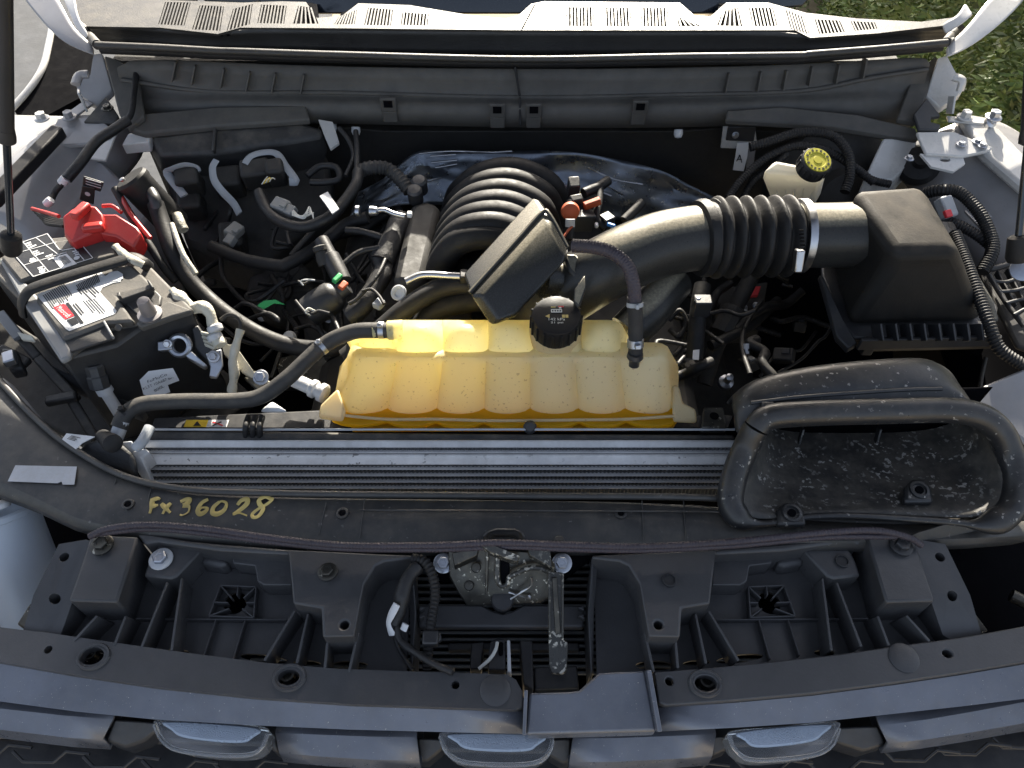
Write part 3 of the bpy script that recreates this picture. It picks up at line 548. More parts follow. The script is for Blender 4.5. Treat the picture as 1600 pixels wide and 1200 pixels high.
# ---- hood latch
lt = thing('hood_latch', Z(790, 930, 1.1), 'dark greasy steel hood latch with a worn lever and coil knob', 'latch')
prism('mount_plate', [(655,858,1.165), (690,852,1.168), (920,852,1.168), (925,870,1.16), (880,905,1.13), (690,905,1.13), (655,880,1.15)], 1.16, .01, 'black_gap', lt)
prism('back_plate', [(700,862,1.190), (752,856,1.194), (850,864,1.190), (868,880,1.182), (862,930,1.148), (845,942,1.140), (730,945,1.138), (716,925,1.150), (702,900,1.168)], 1.16, .006, 'steel_dark', lt, .0015)
prism('side_flange', [(706,864,1.197), (748,855,1.200), (745,868,1.194), (710,884,1.186)], 1.19, .012, 'steel_dark', lt, .001)
prism('catch_plate', [(752,853,1.210), (762,847,1.212), (812,868,1.204), (808,878,1.200), (790,872,1.202), (764,862,1.206)], 1.2, .01, 'lever_steel', lt, .001)
prism('side_flange', [(824,858,1.200), (860,860,1.200), (862,886,1.190), (828,868,1.196)], 1.19, .01, 'lever_steel', lt, .001)
prism('hook_slot', [(780,872,1.190), (796,872,1.190), (796,905,1.172), (790,914,1.167), (783,912,1.168)], 1.18, .004, 'black_gap', lt, .001)
V, F = sweep(spline(ZZ([(778,870,1.192), (777,905,1.174), (784,916,1.168), (793,912,1.170), (796,902,1.176), (806,896,1.18), (826,888,1.184), (845,888,1.184), (860,896,1.18)]), 4), lambda i, t: .0032, 8)
finish('striker_hook', mesh('h', V, F), 'lever_steel', lt)
bar('plate_fold', Z(762,856,1.200), Z(760,925,1.160), .003, .012, 'steel_dark', lt)
lathe('pivot_knob', Z(785,938,1.140), (0,-.25,1), [(.0135,-.012), (.0135,.006), (.012,.008), (.001,.0085)], 'plastic', lt, 24)
tube('spring_wire', ZZ([(798,936,1.148), (815,925,1.16), (830,914,1.17), (831,902,1.182)]), .0014, 'metal', lt, n=3, sides=6); tube('spring_wire', ZZ([(795,925,1.155), (815,932,1.152), (829,935,1.15), (826,930,1.152)]), .0014, 'metal', lt, n=3, sides=6)
lathe('rivet', Z(744,887,1.182), (0,-.4,1), [(.006,0), (.005,.002), (.001,.003)], 'steel_dark', lt, 14); lathe('rivet', Z(733,915,1.16), (0,-.4,1), [(.006,0), (.005,.002), (.001,.003)], 'steel_dark', lt, 14)
prism('release_lever', [(856,892,1.194), (880,894,1.194), (880,1000,1.160), (888,1003,1.158), (886,1048,1.142), (878,1054,1.140), (862,1052,1.140), (858,1042,1.144), (857,1000,1.160)], 1.17, .004, 'lever_steel', lt, .0012)
bar('lever_groove', Z(866,902,1.1935), Z(872,990,1.1648), .006, .003, 'steel_dark', lt); bar('lever_rim', Z(858,895,1.196), Z(859,1000,1.162), .0025, .006, 'lever_steel', lt); bar('lever_rim', Z(879,896,1.196), Z(879,1000,1.162), .0025, .006, 'lever_steel', lt)
for x in (693, 878): bolt('latch_bolt', Z(x, 880, 1.168), .0075, 'zinc', lt, washer=1.6, axis=(0,-.4,1))
# ---- cross member below the latch with its clip fingers
cm = thing('cross_brace', Z(785, 962, 1.12), 'grey plastic brace bridging the two cover trays under the latch', 'brace')
prism('beam', [(654,944), (752,944), (772,954), (786,958), (800,954), (818,944), (914,945), (912,980), (654,980)], 1.132, .012, 'cover_plastic', cm, .003)
for x0, x1 in ((655, 664), (913, 903)):
    for y in (949, 962): prism('clip_finger', [(x0,y-4), (x1,y), (x0,y+5)], 1.142, .01, 'cover_plastic', cm, .001)
prism('lower_beam', [(700,1004), (905,1004), (905,1016), (700,1016)], 1.10, .012, 'plastic', cm); prism('upright', [(812,1000), (832,1000), (834,1078), (818,1070)], 1.12, .05, 'plastic', cm); prism('upright', [(736,1004), (756,1002), (752,1045), (734,1045)], 1.12, .03, 'plastic', cm)
prism('floor_plate', [(834,1042), (902,1040), (905,1076), (836,1078)], 1.115, .02, 'plastic', cm)
cn = thing('shutter_connector', Z(775, 1040, 1.1), 'small black connector with a white wire below the latch', 'connector')
prism('housing', [(766,1002), (776,997), (790,998), (790,1046), (762,1046), (764,1015)], 1.135, .03, 'plastic', cn); prism('lock_strip', [(792,1000), (797,1000), (799,1050), (793,1050)], 1.137, .02, 'white_plastic', cn, .001)
tube('white_wire', ZZ([(777,1004,1.14), (774,1016,1.142), (765,1030,1.14), (748,1045,1.135)]), .002, 'wire_white', cn); prism('latch_tab', [(779,1002), (786,1002), (786,1024), (779,1024)], 1.14, .004, 'black_gap', cn)
# ---- wiring beside the latch
wl = thing('latch_harness', Z(640, 950, 1.12), 'taped wiring harness hanging beside the latch on the washer bolt side', 'wiring')
tube('taped_bundle', ZZ([(655,884,1.185), (640,900,1.182), (630,925,1.175), (625,950,1.165), (616,975,1.155)]), .0085, 'tape', wl, wob=.25)
tube('white_tape', ZZ([(620,944,1.178), (611,962,1.17), (607,975,1.162), (613,992,1.152)]), .004, 'label_white', wl, flat=.4, wob=.5); tube('white_tape', ZZ([(634,975,1.165), (630,985,1.16)]), .004, 'label_white', wl, flat=.4)
tube('twisted_cable', ZZ([(620,980,1.155), (625,1000,1.152), (650,1020,1.156), (680,1038,1.162), (708,1050,1.166)]), .004, 'tape', wl, wob=.35); tube('thin_wire', ZZ([(616,982,1.15), (622,1010,1.14), (645,1048,1.14)]), .0025, 'tape', wl)
cl = thing('corrugated_conduit', Z(676, 1000, 1.12), 'black corrugated conduit with a clip hanging beside the latch', 'conduit')
tube('conduit', ZZ([(646,872,1.186), (664,878,1.19), (676,900,1.186), (680,930,1.176), (674,970,1.162), (670,1005,1.15), (667,1046,1.136)]), .0065, 'rubber', cl, corr=.0045, depth=.22)
box('conduit_clip', Z(673, 998, 1.158), (.018, .016, .012), 'plastic', cl); box('clip_foot', Z(684, 997, 1.155), (.008, .01, .008), 'plastic', cl)
# ---- braided release cable across the front
rc = tube('release_cable', ZZ([(140,838,1.200), (170,826,1.205), (230,820,1.208), (320,826,1.205), (420,840,1.202), (540,852,1.202), (680,852,1.206), (780,848,1.212), (880,851,1.206), (1000,854,1.203), (1150,846,1.205), (1290,832,1.207), (1370,829,1.207), (1420,840,1.20), (1440,852,1.19)]), .0042, 'braid', None, n=8, corr=.004, depth=.12)
tag(rc, 'braided purple black release cable lying along the front of the radiator shield', 'cable')
rc2 = tube('release_cable', ZZ([(150,834,1.198), (230,826,1.20), (320,833,1.199), (430,847,1.197), (540,857,1.197), (680,858,1.20), (800,854,1.205), (900,858,1.20), (1010,859,1.198), (1150,852,1.199), (1290,839,1.20), (1400,838,1.197)]), .004, 'braid', None, n=8, corr=.004, depth=.12)
tag(rc2, 'thinner dark cable running just in front of the braided release cable', 'cable')
# ================================================================ radiator shield
sh = thing('radiator_shield', Z(700, 800, 1.15), 'black plastic radiator shield with yellow paint pen numbers and a silver sticker', 'shield')
SZ = 1.195
rear = [(-60,520,1.215), (0,592,1.208), (60,655,1.202), (120,702,1.198), (200,744,SZ), (300,764,SZ), (430,769,SZ), (560,771,SZ), (800,773,SZ), (1140,778,SZ), (1200,806,1.176), (1480,816,1.168), (1620,806,1.165)]
front = [(-60,745,1.20), (0,766,1.198), (45,782,1.195), (90,803,1.192), (125,822,1.19), (235,834,1.185), (400,846,1.185), (560,852,1.185), (800,852,1.185), (1140,850,1.185), (1300,846,1.185), (1420,846,1.185), (1620,836,1.18)]
R0 = ZZ(rear); R1 = ZZ(front)
sheet('panel', [[p+Vector((0, .004, -.03)) for p in R0], R0, [a.lerp(b, .5)+Vector((0,0,.0015)) for a, b in zip(R0, R1)], R1, [p+Vector((0, -.004, -.02)) for p in R1]], 'shield_plastic', sh, .004, 1, smooth=50)
tube('rolled_edge', [p+Vector((0, -.002, .001)) for p in R0], .0042, 'shield_plastic', sh, n=6)
tube('raised_line', ZZ([(560,797,SZ+.001), (800,798,SZ+.001), (1040,799,SZ+.001), (1130,800,SZ+.001)]), .0012, 'shield_plastic', sh, sides=6); 
for a, b in (((182,748), (160,812)), ((237,762), (221,820)), ((570,778), (562,842)), ((1003,782), (1006,846)), ((1068,782), (1072,846)), ((510,784), (498,836))):
    bar('moulded_seam', Z(*a, SZ), Z(*b, 1.187), .0016, .0016, 'shield_plastic', sh)
prism('latch_hood', [(752,838,1.200), (760,829,1.204), (775,824,1.206), (805,824,1.206), (818,830,1.204), (822,842,1.200), (812,846,1.196), (806,835,1.2), (770,835,1.2), (762,846,1.196)], 1.2, .01, 'shield_plastic', sh, .003)
prism('locating_tab', [(865,846), (868,836), (880,836), (883,846)], 1.197, .01, 'shield_plastic', sh, .002)
for x, y in ((200,788), (535,802), (970,802), (870,840), (270,860)):
    if y > 830: continue
    lathe('fixing_hole', Z(x, y, SZ-.004+.0022), (0,0,1), [(.0075,-.004), (.0075,.001), (.0058,.0016), (.0045,.0014), (.004,-.002), (.001,-.002)], 'shield_plastic', sh, 16)
    lathe('fixing_pit', Z(x, y, SZ-.0005), (0,0,1), [(.0038,0), (.0036,.0006), (.001,.0006)], 'black_gap', sh, 12)
# sticker and paint pen numbers
prism('silver_sticker', [(24,727,1.2005), (120,729,1.1995), (116,757,1.1985), (98,757,1.1985), (96,752,1.1985), (90,755,1.1985), (12,752,1.1995)], 1.2, .0004, 'label_silver', sh, 0)
def pen(strokes, w=.0028):
    for k in strokes:
        C = spline([Z(x, y, 1.1945-(y-775)*.00013+.0005) for x, y in k], 5); V, F = sweep(C, lambda i, t: w*(.6+.5*math.sin(PI*min(1, t*1.2+.12))), 8, .25)
        finish('pen_stroke', mesh('pen', V, F), 'paint_pen', sh)
pen([[(238,779), (237,790), (234,802)], [(237,781), (246,779), (250,780)], [(237,791), (243,790), (247,789)], [(252,787), (260,795), (266,801)], [(267,786), (259,794), (254,803)],
     [(282,784), (291,780), (296,781), (291,788), (286,790), (295,791), (294,800), (285,805), (281,804)], [(325,780), (315,786), (309,797), (312,803), (320,800), (324,794), (316,793), (310,798)],
     [(343,784), (334,792), (332,801), (340,803), (350,797), (354,787), (347,783), (340,786)], [(371,789), (377,782), (386,780), (385,788), (372,799), (364,804), (374,802), (386,806)],
     [(424,780), (415,776), (405,781), (406,788), (411,795), (404,806), (396,808), (395,803), (404,795), (418,787), (426,779), (419,777)]])
# left wall of the shield and clear bottle under it
wb = thing('washer_bottle', Z(10, 900, 1.0), 'pale translucent bottle neck standing below the silver sticker', 'bottle')
b0_, b1_ = Z(52,935,1.04), Z(2,808,1.135); ax_ = b1_-b0_
lathe('neck', b0_, ax_, [(.044,-.08), (.044,0), (.043,ax_.length), (.045,ax_.length+.002), (.045,ax_.length+.008), (.040,ax_.length+.010), (.039,ax_.length-.06)], 'bottle_plastic', wb, 40)
lathe('lip', Z(4,792,1.165), ax_, [(.010,0), (.010,.006), (.006,.008)], 'white_plastic', wb)
dk = thing('headlamp_bracket', Z(30, 960, 1.05), 'dark plastic headlamp bracket beside the pale bottle neck', 'bracket')
prism('plate', [(-80,760,.98), (60,800,.98), (150,840,.98), (60,1000,.98), (-100,1000,.98)], .98, .03, 'black_gap', dk)
prism('tongue', [(26,975,1.14), (48,940,1.145), (42,985,1.14)], 1.1, .03, 'steel_dark', dk)
dk = thing('headlamp_bracket', Z(1570, 940, 1.05), 'dark plastic headlamp bracket beyond the cover tray under the air inlet', 'bracket')
prism('plate', [(1440,852,1.13), (1560,815,1.13), (1700,800,1.12), (1720,1000,1.06), (1530,1000,1.06)], 1.06, .05, 'black_gap', dk)
prism('tongue', [(1518,950,1.13), (1545,985,1.12), (1528,990,1.12)], 1.12, .02, 'steel_dark', dk); tube('cable_end', ZZ([(1580,930,1.12), (1592,936,1.12), (1610,945,1.12)]), .008, 'steel_dark', dk)
prism('shade_filler', [(1180,815,1.14), (1500,815,1.14), (1500,880,1.14), (1180,880,1.14)], 1.14, .01, 'black_gap', dk, 0)  # black filler stands in for the shade below the inlet
prism('inner_wing', [(1400,845,1.19), (1430,830,1.19), (1560,790,1.2), (1600,780,1.2), (1600,800,1.19), (1480,850,1.17), (1430,862,1.17)], 1.18, .02, 'shield_plastic', dk, .004)

# ================================================================ radiator
rd = thing('radiator', (0, .56, .9), 'bright aluminium radiator with stacked tubes and fine fins', 'radiator')
def hbar(name, y0, y1, yy, x0, x1, m, dep=.012, bv=.0012):
    yt = yy+(y1-y0)*.0006; a = [Y(x0, y0, yt), Y(x1, y0, yt), Y(x1, y1, yy), Y(x0, y1, yy)]
    for k in (0, 3): a[k].x = Y(x0, y0, yy).x
    for k in (1, 2): a[k].x = Y(x1, y0, yy).x
    return prism3(name, a, (0, dep, 0), m, rd, bv)
def fins(y0, y1, yy, x0, x1, pitch=.0027):
    a, b = Y(x0, y0, yy), Y(x1, y1, yy); n = int((b.x-a.x)/pitch); V, F = [], []
    for k in range(n+1):
        x = a.x+k*pitch; d = .0 if k % 2 else .0022
        V += [(x, yy+d, a.z), (x+.0006, yy+d, b.z)]
        if k: F.append((2*k-2, 2*k, 2*k+1, 2*k-1))
    o = finish('fin_row', mesh('fins', V, F), 'fins', rd, smooth=0); o['kind'] = 'stuff'
XR = 1165
box('core', (.05, .59, 1.02), (1.02, .03, .28), 'black_gap', rd)
hbar('upper_tube', 690, 700, .557, 214, XR, 'aluminium', .003); fins(700, 706.5, .561, 216, XR); hbar('cooler_tube', 706.5, 709, .557, 216, XR, 'aluminium', .004)
hbar('header_tube', 712.5, 727, .545, 218, XR, 'header_metal', .004, .0015)
for k, y in enumerate((733.5, 743.5, 753.5, 763)):
    fins(y-7, y-1.2, .549, 222, XR); hbar('cooler_tube', y-1.4, y+1.4, .545, 212+6*k, XR, 'aluminium', .005, .0008)
fins(764.5, 775, .549, 240, XR)
prism('end_tank', [(203,706,1.185), (226,700,1.19), (234,706,1.185), (222,715,1.18), (236,748,1.155), (228,752,1.15), (214,735,1.16)], 1.17, .03, 'aluminium', rd, .002)
tube('inlet_elbow', ZZ([(212,700,1.20), (222,690,1.205), (234,668,1.205)]), .007, 'grey_plastic', rd); prism('end_bracket', [(202,712,1.18), (214,704,1.185), (206,688,1.195), (188,690,1.195)], 1.18, .02, 'aluminium_dull', rd)
for k in range(26):
    x = 235+k*35+random.uniform(-9, 9); 
    prism('solder_mark', [(x,716), (x+random.uniform(5,16),717), (x+random.uniform(4,12),722), (x+2,721)], 0, .0, 'aluminium_dull', rd) if False else None
# fan shroud in front of and under the tank
fs = thing('fan_shroud', Z(600, 670, 1.12), 'black plastic fan shroud top with a yellow warning label behind the radiator', 'shroud')
prism('top_deck', [(240,652,1.152), (500,640,1.152), (1145,648,1.152), (1147,680,1.152), (800,680,1.152), (232,680,1.152)], 1.152, .03, 'plastic', fs, .003)
prism('front_ledge', [(236,672,1.184), (800,677,1.184), (1148,678,1.184), (1148,688,1.182), (800,688,1.182), (216,688,1.182), (222,680,1.183)], 1.183, .02, 'plastic_dusty', fs, .003)
tube('metal_edge', [Z(x, 671, 1.188) for x in (240, 500, 800, 1148)], .0018, 'aluminium_dull', fs, sides=6)
prism('warning_label', [(291,656), (326,656), (322,667), (287,667)], 1.1535, .0008, 'label_yellow', fs, 0); prism('warning_label', [(326,656), (358,656), (354,667), (322,667)], 1.1535, .0008, 'label_white', fs, 0)
prism('warning_mark', [(302,665), (308,658), (314,665)], 1.1543, .0004, 'ink', fs, 0); bar('warning_mark', Z(332,659,1.154), Z(348,665,1.154), .002, .0006, 'label_red', fs, 0); bar('warning_mark', Z(346,659,1.154), Z(332,665,1.154), .002, .0006, 'ink', fs, 0)
for dx in (0, 11, 22): tube('clip_band', ZZ([(384+dx, 681, 1.182), (384+dx, 666, 1.198), (388+dx, 652, 1.19)]), .004, 'rubber', fs)
prism('pale_trim', [(405,640,1.185), (425,625,1.187), (448,640,1.185)], 1.185, .01, 'white_plastic', fs, .004)
for x0, x1, y0, y1 in ((1096,1130,636,668),):
    k = prism('mount_bracket', [(x0,y1), (x0+4,y0), (x1,y0), (x1+6,y1)], 1.192, .014, 'steel_dark', fs, .002); lathe('bracket_hole', Z(1116,650,1.1925), (0,0,1), [(.006,0), (.006,.0006), (.001,.0006)], 'black_gap', fs, 14)
lathe('centre_pin', Z(828, 668, 1.182), (0,-.5,.8), [(.009,0), (.009,.008), (.006,.012), (.001,.012)], 'plastic', fs, 16)

# ================================================================ coolant reservoir
ct = thing('coolant_reservoir', Z(800, 655, 1.17), 'translucent yellow lobed coolant reservoir with a black pressure cap', 'reservoir')
def lobes(xc, x, p=.62):
    for a, b in zip(xc, xc[1:]):
        if a <= x <= b: return max(0, math.sin(PI*(x-a)/(b-a)))**p
    return 0
def lobed(name, xc, prof, m, z_end, amp=.008, nx=9, shrink=0, parent=ct, taper=0, step=None):
    """prof: list of (pixel y, level, inset of lobe) from the front bottom over the top to the back"""
    X = []
    for a, b in zip(xc, xc[1:]): X += [a+(b-a)*k/nx for k in range(nx)]
    X.append(xc[-1]); rows = []; x0, x1 = xc[0], xc[-1]; xm = (x0+x1)/2
    for j, (py, pz, am) in enumerate(prof):
        row = []; nar = max(0, min(1, (656-py)/100)) if taper else 0
        for x in X:
            l = lobes(xc, x); e = min(1, (x-x0)/30, (x1-x)/30); e = math.sqrt(max(0, 1-(1-e)**2)) if e < 1 else 1
            p = Z(x+taper*nar*max(0, (xm-x)/(xm-x0))-taper*.5*nar*max(0, (x-xm)/(x1-xm)), py, pz); c = Vector((p.x, CY, CZ0)); d = (p-c)
            if step and x < step[0]: l *= 1; e *= step[1]+(1-step[1])*max(0, min(1, (x-step[0]+10)/10))
            row.append(c+d*((.60+.40*e)*(1+am*(l-1))*(1-shrink)))
        rows.append(row)
    V = [p for r in rows for p in r]; k = len(X)
    F = [(i*k+j, i*k+j+1, (i+1)*k+j+1, (i+1)*k+j) for i in range(len(rows)-1) for j in range(k-1)]
    F += [tuple(i*k for i in range(len(rows))), tuple(i*k+k-1 for i in range(len(rows)-1, -1, -1))]
    F.append(tuple([j for j in range(k)]+[(len(rows)-1)*k+j for j in range(k-1, -1, -1)]))
    return finish(name, mesh(name, V, F), m, parent, smooth=50)
CY, CZ0 = .70, 1.17
lowc = [517, 603, 681, 756, 829, 905, 979, 1064]
lowp = [(656,1.166,.05), (650,1.174,.12), (640,1.186,.17), (620,1.203,.20), (600,1.218,.20), (580,1.233,.20), (566,1.243,.17), (558,1.248,.10), (553,1.247,.04), (545,1.242,.02)]
lowp2 = lowp+[(535,1.225,.0), (560,1.13,.0)]
CY = .68
lobed('lower_chamber', lowc, lowp2, 'tank_plastic', 1.1, taper=22)
CY, CZ0 = .715, 1.19
upc = [547, 616, 690, 762, 834, 912, 980]
lobed('upper_chamber', upc, [(556,1.236,.02), (551,1.245,.12), (543,1.255,.22), (534,1.262,.28), (522,1.270,.34), (514,1.273,.36), (508,1.272,.34), (503,1.266,.25), (500,1.25,.0), (520,1.15,0)], 'tank_plastic', 1.1, step=(614, .42))
CY, CZ0 = .68, 1.17
lobed('coolant', [540, 603, 681, 756, 829, 905, 979, 1046], [(652,1.170,.10), (640,1.184,.15), (620,1.200,.18), (606,1.208,.18), (592,1.210,.0), (545,1.210,0), (560,1.14,0)], 'coolant', 1.1, shrink=.07, taper=24)
tube('mould_seam', ZZ([(528,648,1.181), (603,655,1.180), (681,655,1.180), (756,657,1.180), (829,657,1.180), (905,656,1.180), (979,655,1.180), (1056,650,1.182)]), .0022, 'flange_plastic', ct, n=6)
fp = []
for a0, b0 in zip(lowc, lowc[1:]): fp += [(a0+(b0-a0)*k/6, 655+9*math.sin(PI*k/6)**.7+3*math.sin(PI*(a0-524)/536)) for k in range(6)]
prism('base_flange', [(x, y, 1.178) for x, y in fp]+[(1058,655,1.178), (1050,635,1.178), (535,635,1.178)], 1.17, .008, 'amber_plastic', ct, .002)
prism('base_tray', [(545,655,1.166), (1060,655,1.166), (1050,670,1.166), (550,672,1.166)], 1.166, .006, 'amber_plastic', ct, .002)
prism('mount_ear', [(497,650,1.185), (500,632,1.190), (528,605,1.200), (540,640,1.190), (535,656,1.182)], 1.19, .008, 'flange_plastic', ct, .004)
prism('mount_ear', [(1050,600,1.20), (1062,602,1.20), (1068,628,1.192), (1088,638,1.188), (1090,658,1.182), (1052,656,1.182)], 1.19, .008, 'flange_plastic', ct, .004)
lathe('spout', Z(606,516,1.262), (-1,-.1,.02), [(.013,-.02), (.013,.0), (.009,.002), (.009,.02)], 'tank_plastic', ct)
lathe('filler_neck', Z(868,516,1.258), (0,-.10,1), [(.035,-.02), (.035,.006), (.033,.010)], 'flange_plastic', ct, 32)
cax = Vector((0, -.10, 1)).normalized(); cb = Z(868,512,1.268)
cap = lathe('pressure_cap', cb, cax, [(.031,-.006), (.0325,.0), (.0325,.024), (.031,.0275), (.026,.0285), (.001,.0285)], 'cap_plastic', ct, 36)
u = cax.cross(Vector((0, 1, .3))).normalized(); v = cax.cross(u)
for k in range(18):
    a = 2*PI*k/18; d = u*math.cos(a)+v*math.sin(a); b_ = bar('grip_rib', cb+d*.033, cb+d*.033+cax*.025, .003, .0035, 'cap_plastic', None, .0008, up=d); b_.parent = cap
ca = cb+cax*.0288
def capt(s, dx, dy, wd, h, m='label_white'):
    t = Vector((1, 0, 0)); f = cax.cross(t).normalized()
    a = ca+t*(dx-wd/2)+f*(dy); cu = text_on(s, a, a+t*wd, 0, m, None, 'cap_lettering', 0, h)
    for vv in cu.data.vertices: vv.co.z += (vv.co-a).y*(f.z/f.y)+.0003
    cu.parent = cap
capt('142 kPa', .0, -.0105, .021, .0040, 'wire_white'); capt('21 psi', .0, -.0162, .016, .0038, 'wire_white')
def capbox(dx, dy, w, h, m):
    t = Vector((1, 0, 0)); f = cax.cross(t).normalized(); c = ca+t*dx+f*dy
    k = bar('cap_symbol', c-t*w/2, c+t*w/2, h, .0006, m, None, 0, up=cax); k.parent = cap
capbox(0, .0075, .014, .0012, 'wire_white'); capbox(0, .0035, .014, .0012, 'wire_white')
for k in range(5): capbox(-.0065+k*.0033, .0055, .0012, .004, 'wire_white')
capbox(-.004, .0115, .006, .0014, 'paint_pen'); capbox(.006, .0125, .007, .0016, 'label_red'); capbox(.005, .0105, .003, .002, 'wire_white')
k = lathe('cap_symbol', ca+Vector((-.011, 0, 0))+cax.cross(Vector((1,0,0))).normalized()*-.0035, cax, [(.0036,0), (.0036,.0004), (.001,.0004)], 'paint_pen', None, 3); k.parent = cap; capbox(.011, -.0035, .008, .0045, 'paint_pen'); capbox(.011, -.0035, .001, .0046, 'label_black')

# ---- hoses at the reservoir
hs = thing('vent_hose', Z(400, 622, 1.18), 'long black vent hose bending from the reservoir to the radiator end', 'hose')
HP = ZZ([(186,668,1.195), (196,648,1.203), (222,632,1.205), (280,627,1.203), (370,626,1.205), (410,618,1.208), (450,590,1.222), (505,540,1.240), (550,519,1.256), (590,516,1.262), (617,517,1.262)])
tube('hose_body', HP, .0107, 'rubber_grey', hs, n=8, sides=16)
clamp('spring_clamp', Z(502,542,1.2395), Z(508,537,1.241), .0116, .007, 'zinc', hs); clamp('spring_clamp', Z(596,516,1.262), Z(602,516,1.262), .0116, .008, 'zinc', hs)
clamp('dark_clamp', Z(197,646,1.203), Z(204,640,1.204), .0116, .009, 'rubber', hs, True); lathe('end_pipe', Z(190,662,1.198), Z(180,688,1.185)-Z(190,662,1.198), [(.009,-.004), (.009,.03), (.012,.032), (.012,.045)], 'aluminium_dull', hs, 16)
bh = thing('braided_hose', Z(992, 552, 1.24), 'braided grey vent hose dropping from the resonator onto the reservoir', 'hose')
tube('braided_sleeve', ZZ([(896,384,1.372), (925,386,1.378), (955,394,1.378), (980,415,1.368), (990,445,1.350), (992,470,1.332)]), .0088, 'braid', bh, n=8, corr=.0035, depth=.07)
tube('rubber_end', ZZ([(991,464,1.335), (993,500,1.305), (993,535,1.275), (993,555,1.255)]), .0095, 'rubber_grey', bh, n=6)
clamp('spring_clamp', Z(992,476,1.326), Z(992,482,1.322), .0105, .006, 'grey_plastic', bh); clamp('spring_clamp', Z(993,536,1.274), Z(993,544,1.268), .0108, .011, 'zinc', bh)
lathe('nipple', Z(993,552,1.262), (0,-.2,-1), [(.010,0), (.011,.006), (.007,.012), (.007,.02)], 'plastic', bh, 16)

# ================================================================ snorkel
sn = thing('air_inlet', Z(1370, 700, 1.18), 'mud splashed black plastic air inlet with a wide open mouth', 'inlet')
ring = [(1182,668,1.262), (1200,652,1.270), (1260,646,1.274), (1400,642,1.274), (1480,641,1.274), (1532,650,1.270), (1562,674,1.256), (1578,710,1.235), (1588,750,1.222), (1582,790,1.210), (1562,812,1.203), (1530,820,1.200), (1490,816,1.200), (1440,812,1.200), (1330,806,1.202), (1260,808,1.200), (1200,818,1.196), (1165,815,1.196), (1145,796,1.202), (1142,770,1.21), (1152,730,1.224), (1166,698,1.238)]
RP = ZZ(ring); C = closed(RP, 5)
def rimr(t): a = max(0, min(1, (t-.46)/.07))*max(0, min(1, (.80-t)/.07)); a = a*a*(3-2*a); return .0155-.0115*a
Vv, Fv = sweep(C, lambda i, t: rimr(t), 16, 1.05); finish('mouth_rim', mesh('rim', Vv, Fv), 'snorkel', sn)
# inner pan: floor and side walls running back from the lower lip into the dark throat
pr = [ZZ(r) for r in (
    [(1158,808,1.200), (1190,814,1.196), (1260,808,1.195), (1330,806,1.195), (1400,806,1.195), (1500,812,1.195), (1565,806,1.203)],
    [(1150,768,1.212), (1182,774,1.184), (1260,772,1.178), (1330,770,1.177), (1400,769,1.178), (1510,772,1.182), (1584,766,1.220)],
    [(1160,728,1.228), (1190,730,1.176), (1260,730,1.169), (1330,729,1.168), (1400,728,1.169), (1510,730,1.174), (1578,720,1.238)],
    [(1174,692,1.246), (1202,696,1.174), (1260,694,1.166), (1330,693,1.165), (1400,692,1.166), (1505,694,1.172), (1562,690,1.252)])]
pr.append([p+Vector((0, .06, -.002)) for p in pr[-1]])
sheet('inner_pan', pr, 'snorkel_inner', sn, .003, 2)
tb_ = [Vector((p.x, .592, 1.16)) for p in pr[3]]; sheet('throat_shade', [tb_, [p+Vector((0, -.004, .105)) for p in tb_]], 'black_gap', sn, .003, 0)  # black sheet put in for the shade deep in the mouth
for x in (1255, 1375): bar('throat_rib', Z(x, 668, 1.205), Z(x-7, 692, 1.185), .003, .012, 'snorkel', sn)
for x, y, z in ((1237,804,1.200), (1436,768,1.198)):
    tb2 = prism('mount_tab', [(x-22,y+16), (x-22,y-8), (x-12,y-20), (x+8,y-20), (x+20,y-8), (x+24,y+16)], z+.004, .012, 'snorkel', sn, .004)
    lathe('tab_socket', Z(x, y-2, z+.004), (0,-.1,1), [(.0115,0), (.0115,.0025), (.0085,.003), (.007,-.002), (.001,-.002)], 'snorkel', sn, 18); lathe('tab_hole', Z(x, y-2, z+.0035), (0,-.1,1), [(.005,0), (.005,.002), (.001,.002)], 'black_gap', sn, 12)
# back shell behind the rim
b0 = ZZ([(1150,690,1.248), (1190,655,1.266), (1260,646,1.272), (1400,640,1.274), (1490,640,1.274), (1545,655,1.25)])
b1 = ZZ([(1146,655,1.250), (1172,632,1.276), (1260,622,1.282), (1400,612,1.284), (1470,610,1.284), (1516,632,1.266)])
b2 = ZZ([(1142,632,1.252), (1164,606,1.282), (1260,592,1.292), (1400,580,1.296), (1465,578,1.294), (1497,600,1.274)])
b3 = ZZ([(1145,615,1.252), (1172,585,1.282), (1260,562,1.295), (1400,549,1.298), (1458,549,1.294), (1480,566,1.274)])
b4 = [p+Vector((0, .015, -.05)) for p in b3]
sheet('back_shell', [b0, b1, [p.lerp(q, .12)+Vector((0,0,.006)) for p, q in zip(b1, b2)], b2, b3, b4], 'snorkel', sn, .004, 2)
tube('shell_seam', [p+Vector((0, 0, .003)) for p in b1[1:5]], .0025, 'snorkel', sn, n=5); 
for k in range(9): 
    x = 1200+k*30; box('shell_tooth', Z(x, 633-k*.8, 1.280), (.016, .008, .006), 'snorkel', sn, bevel=.002)

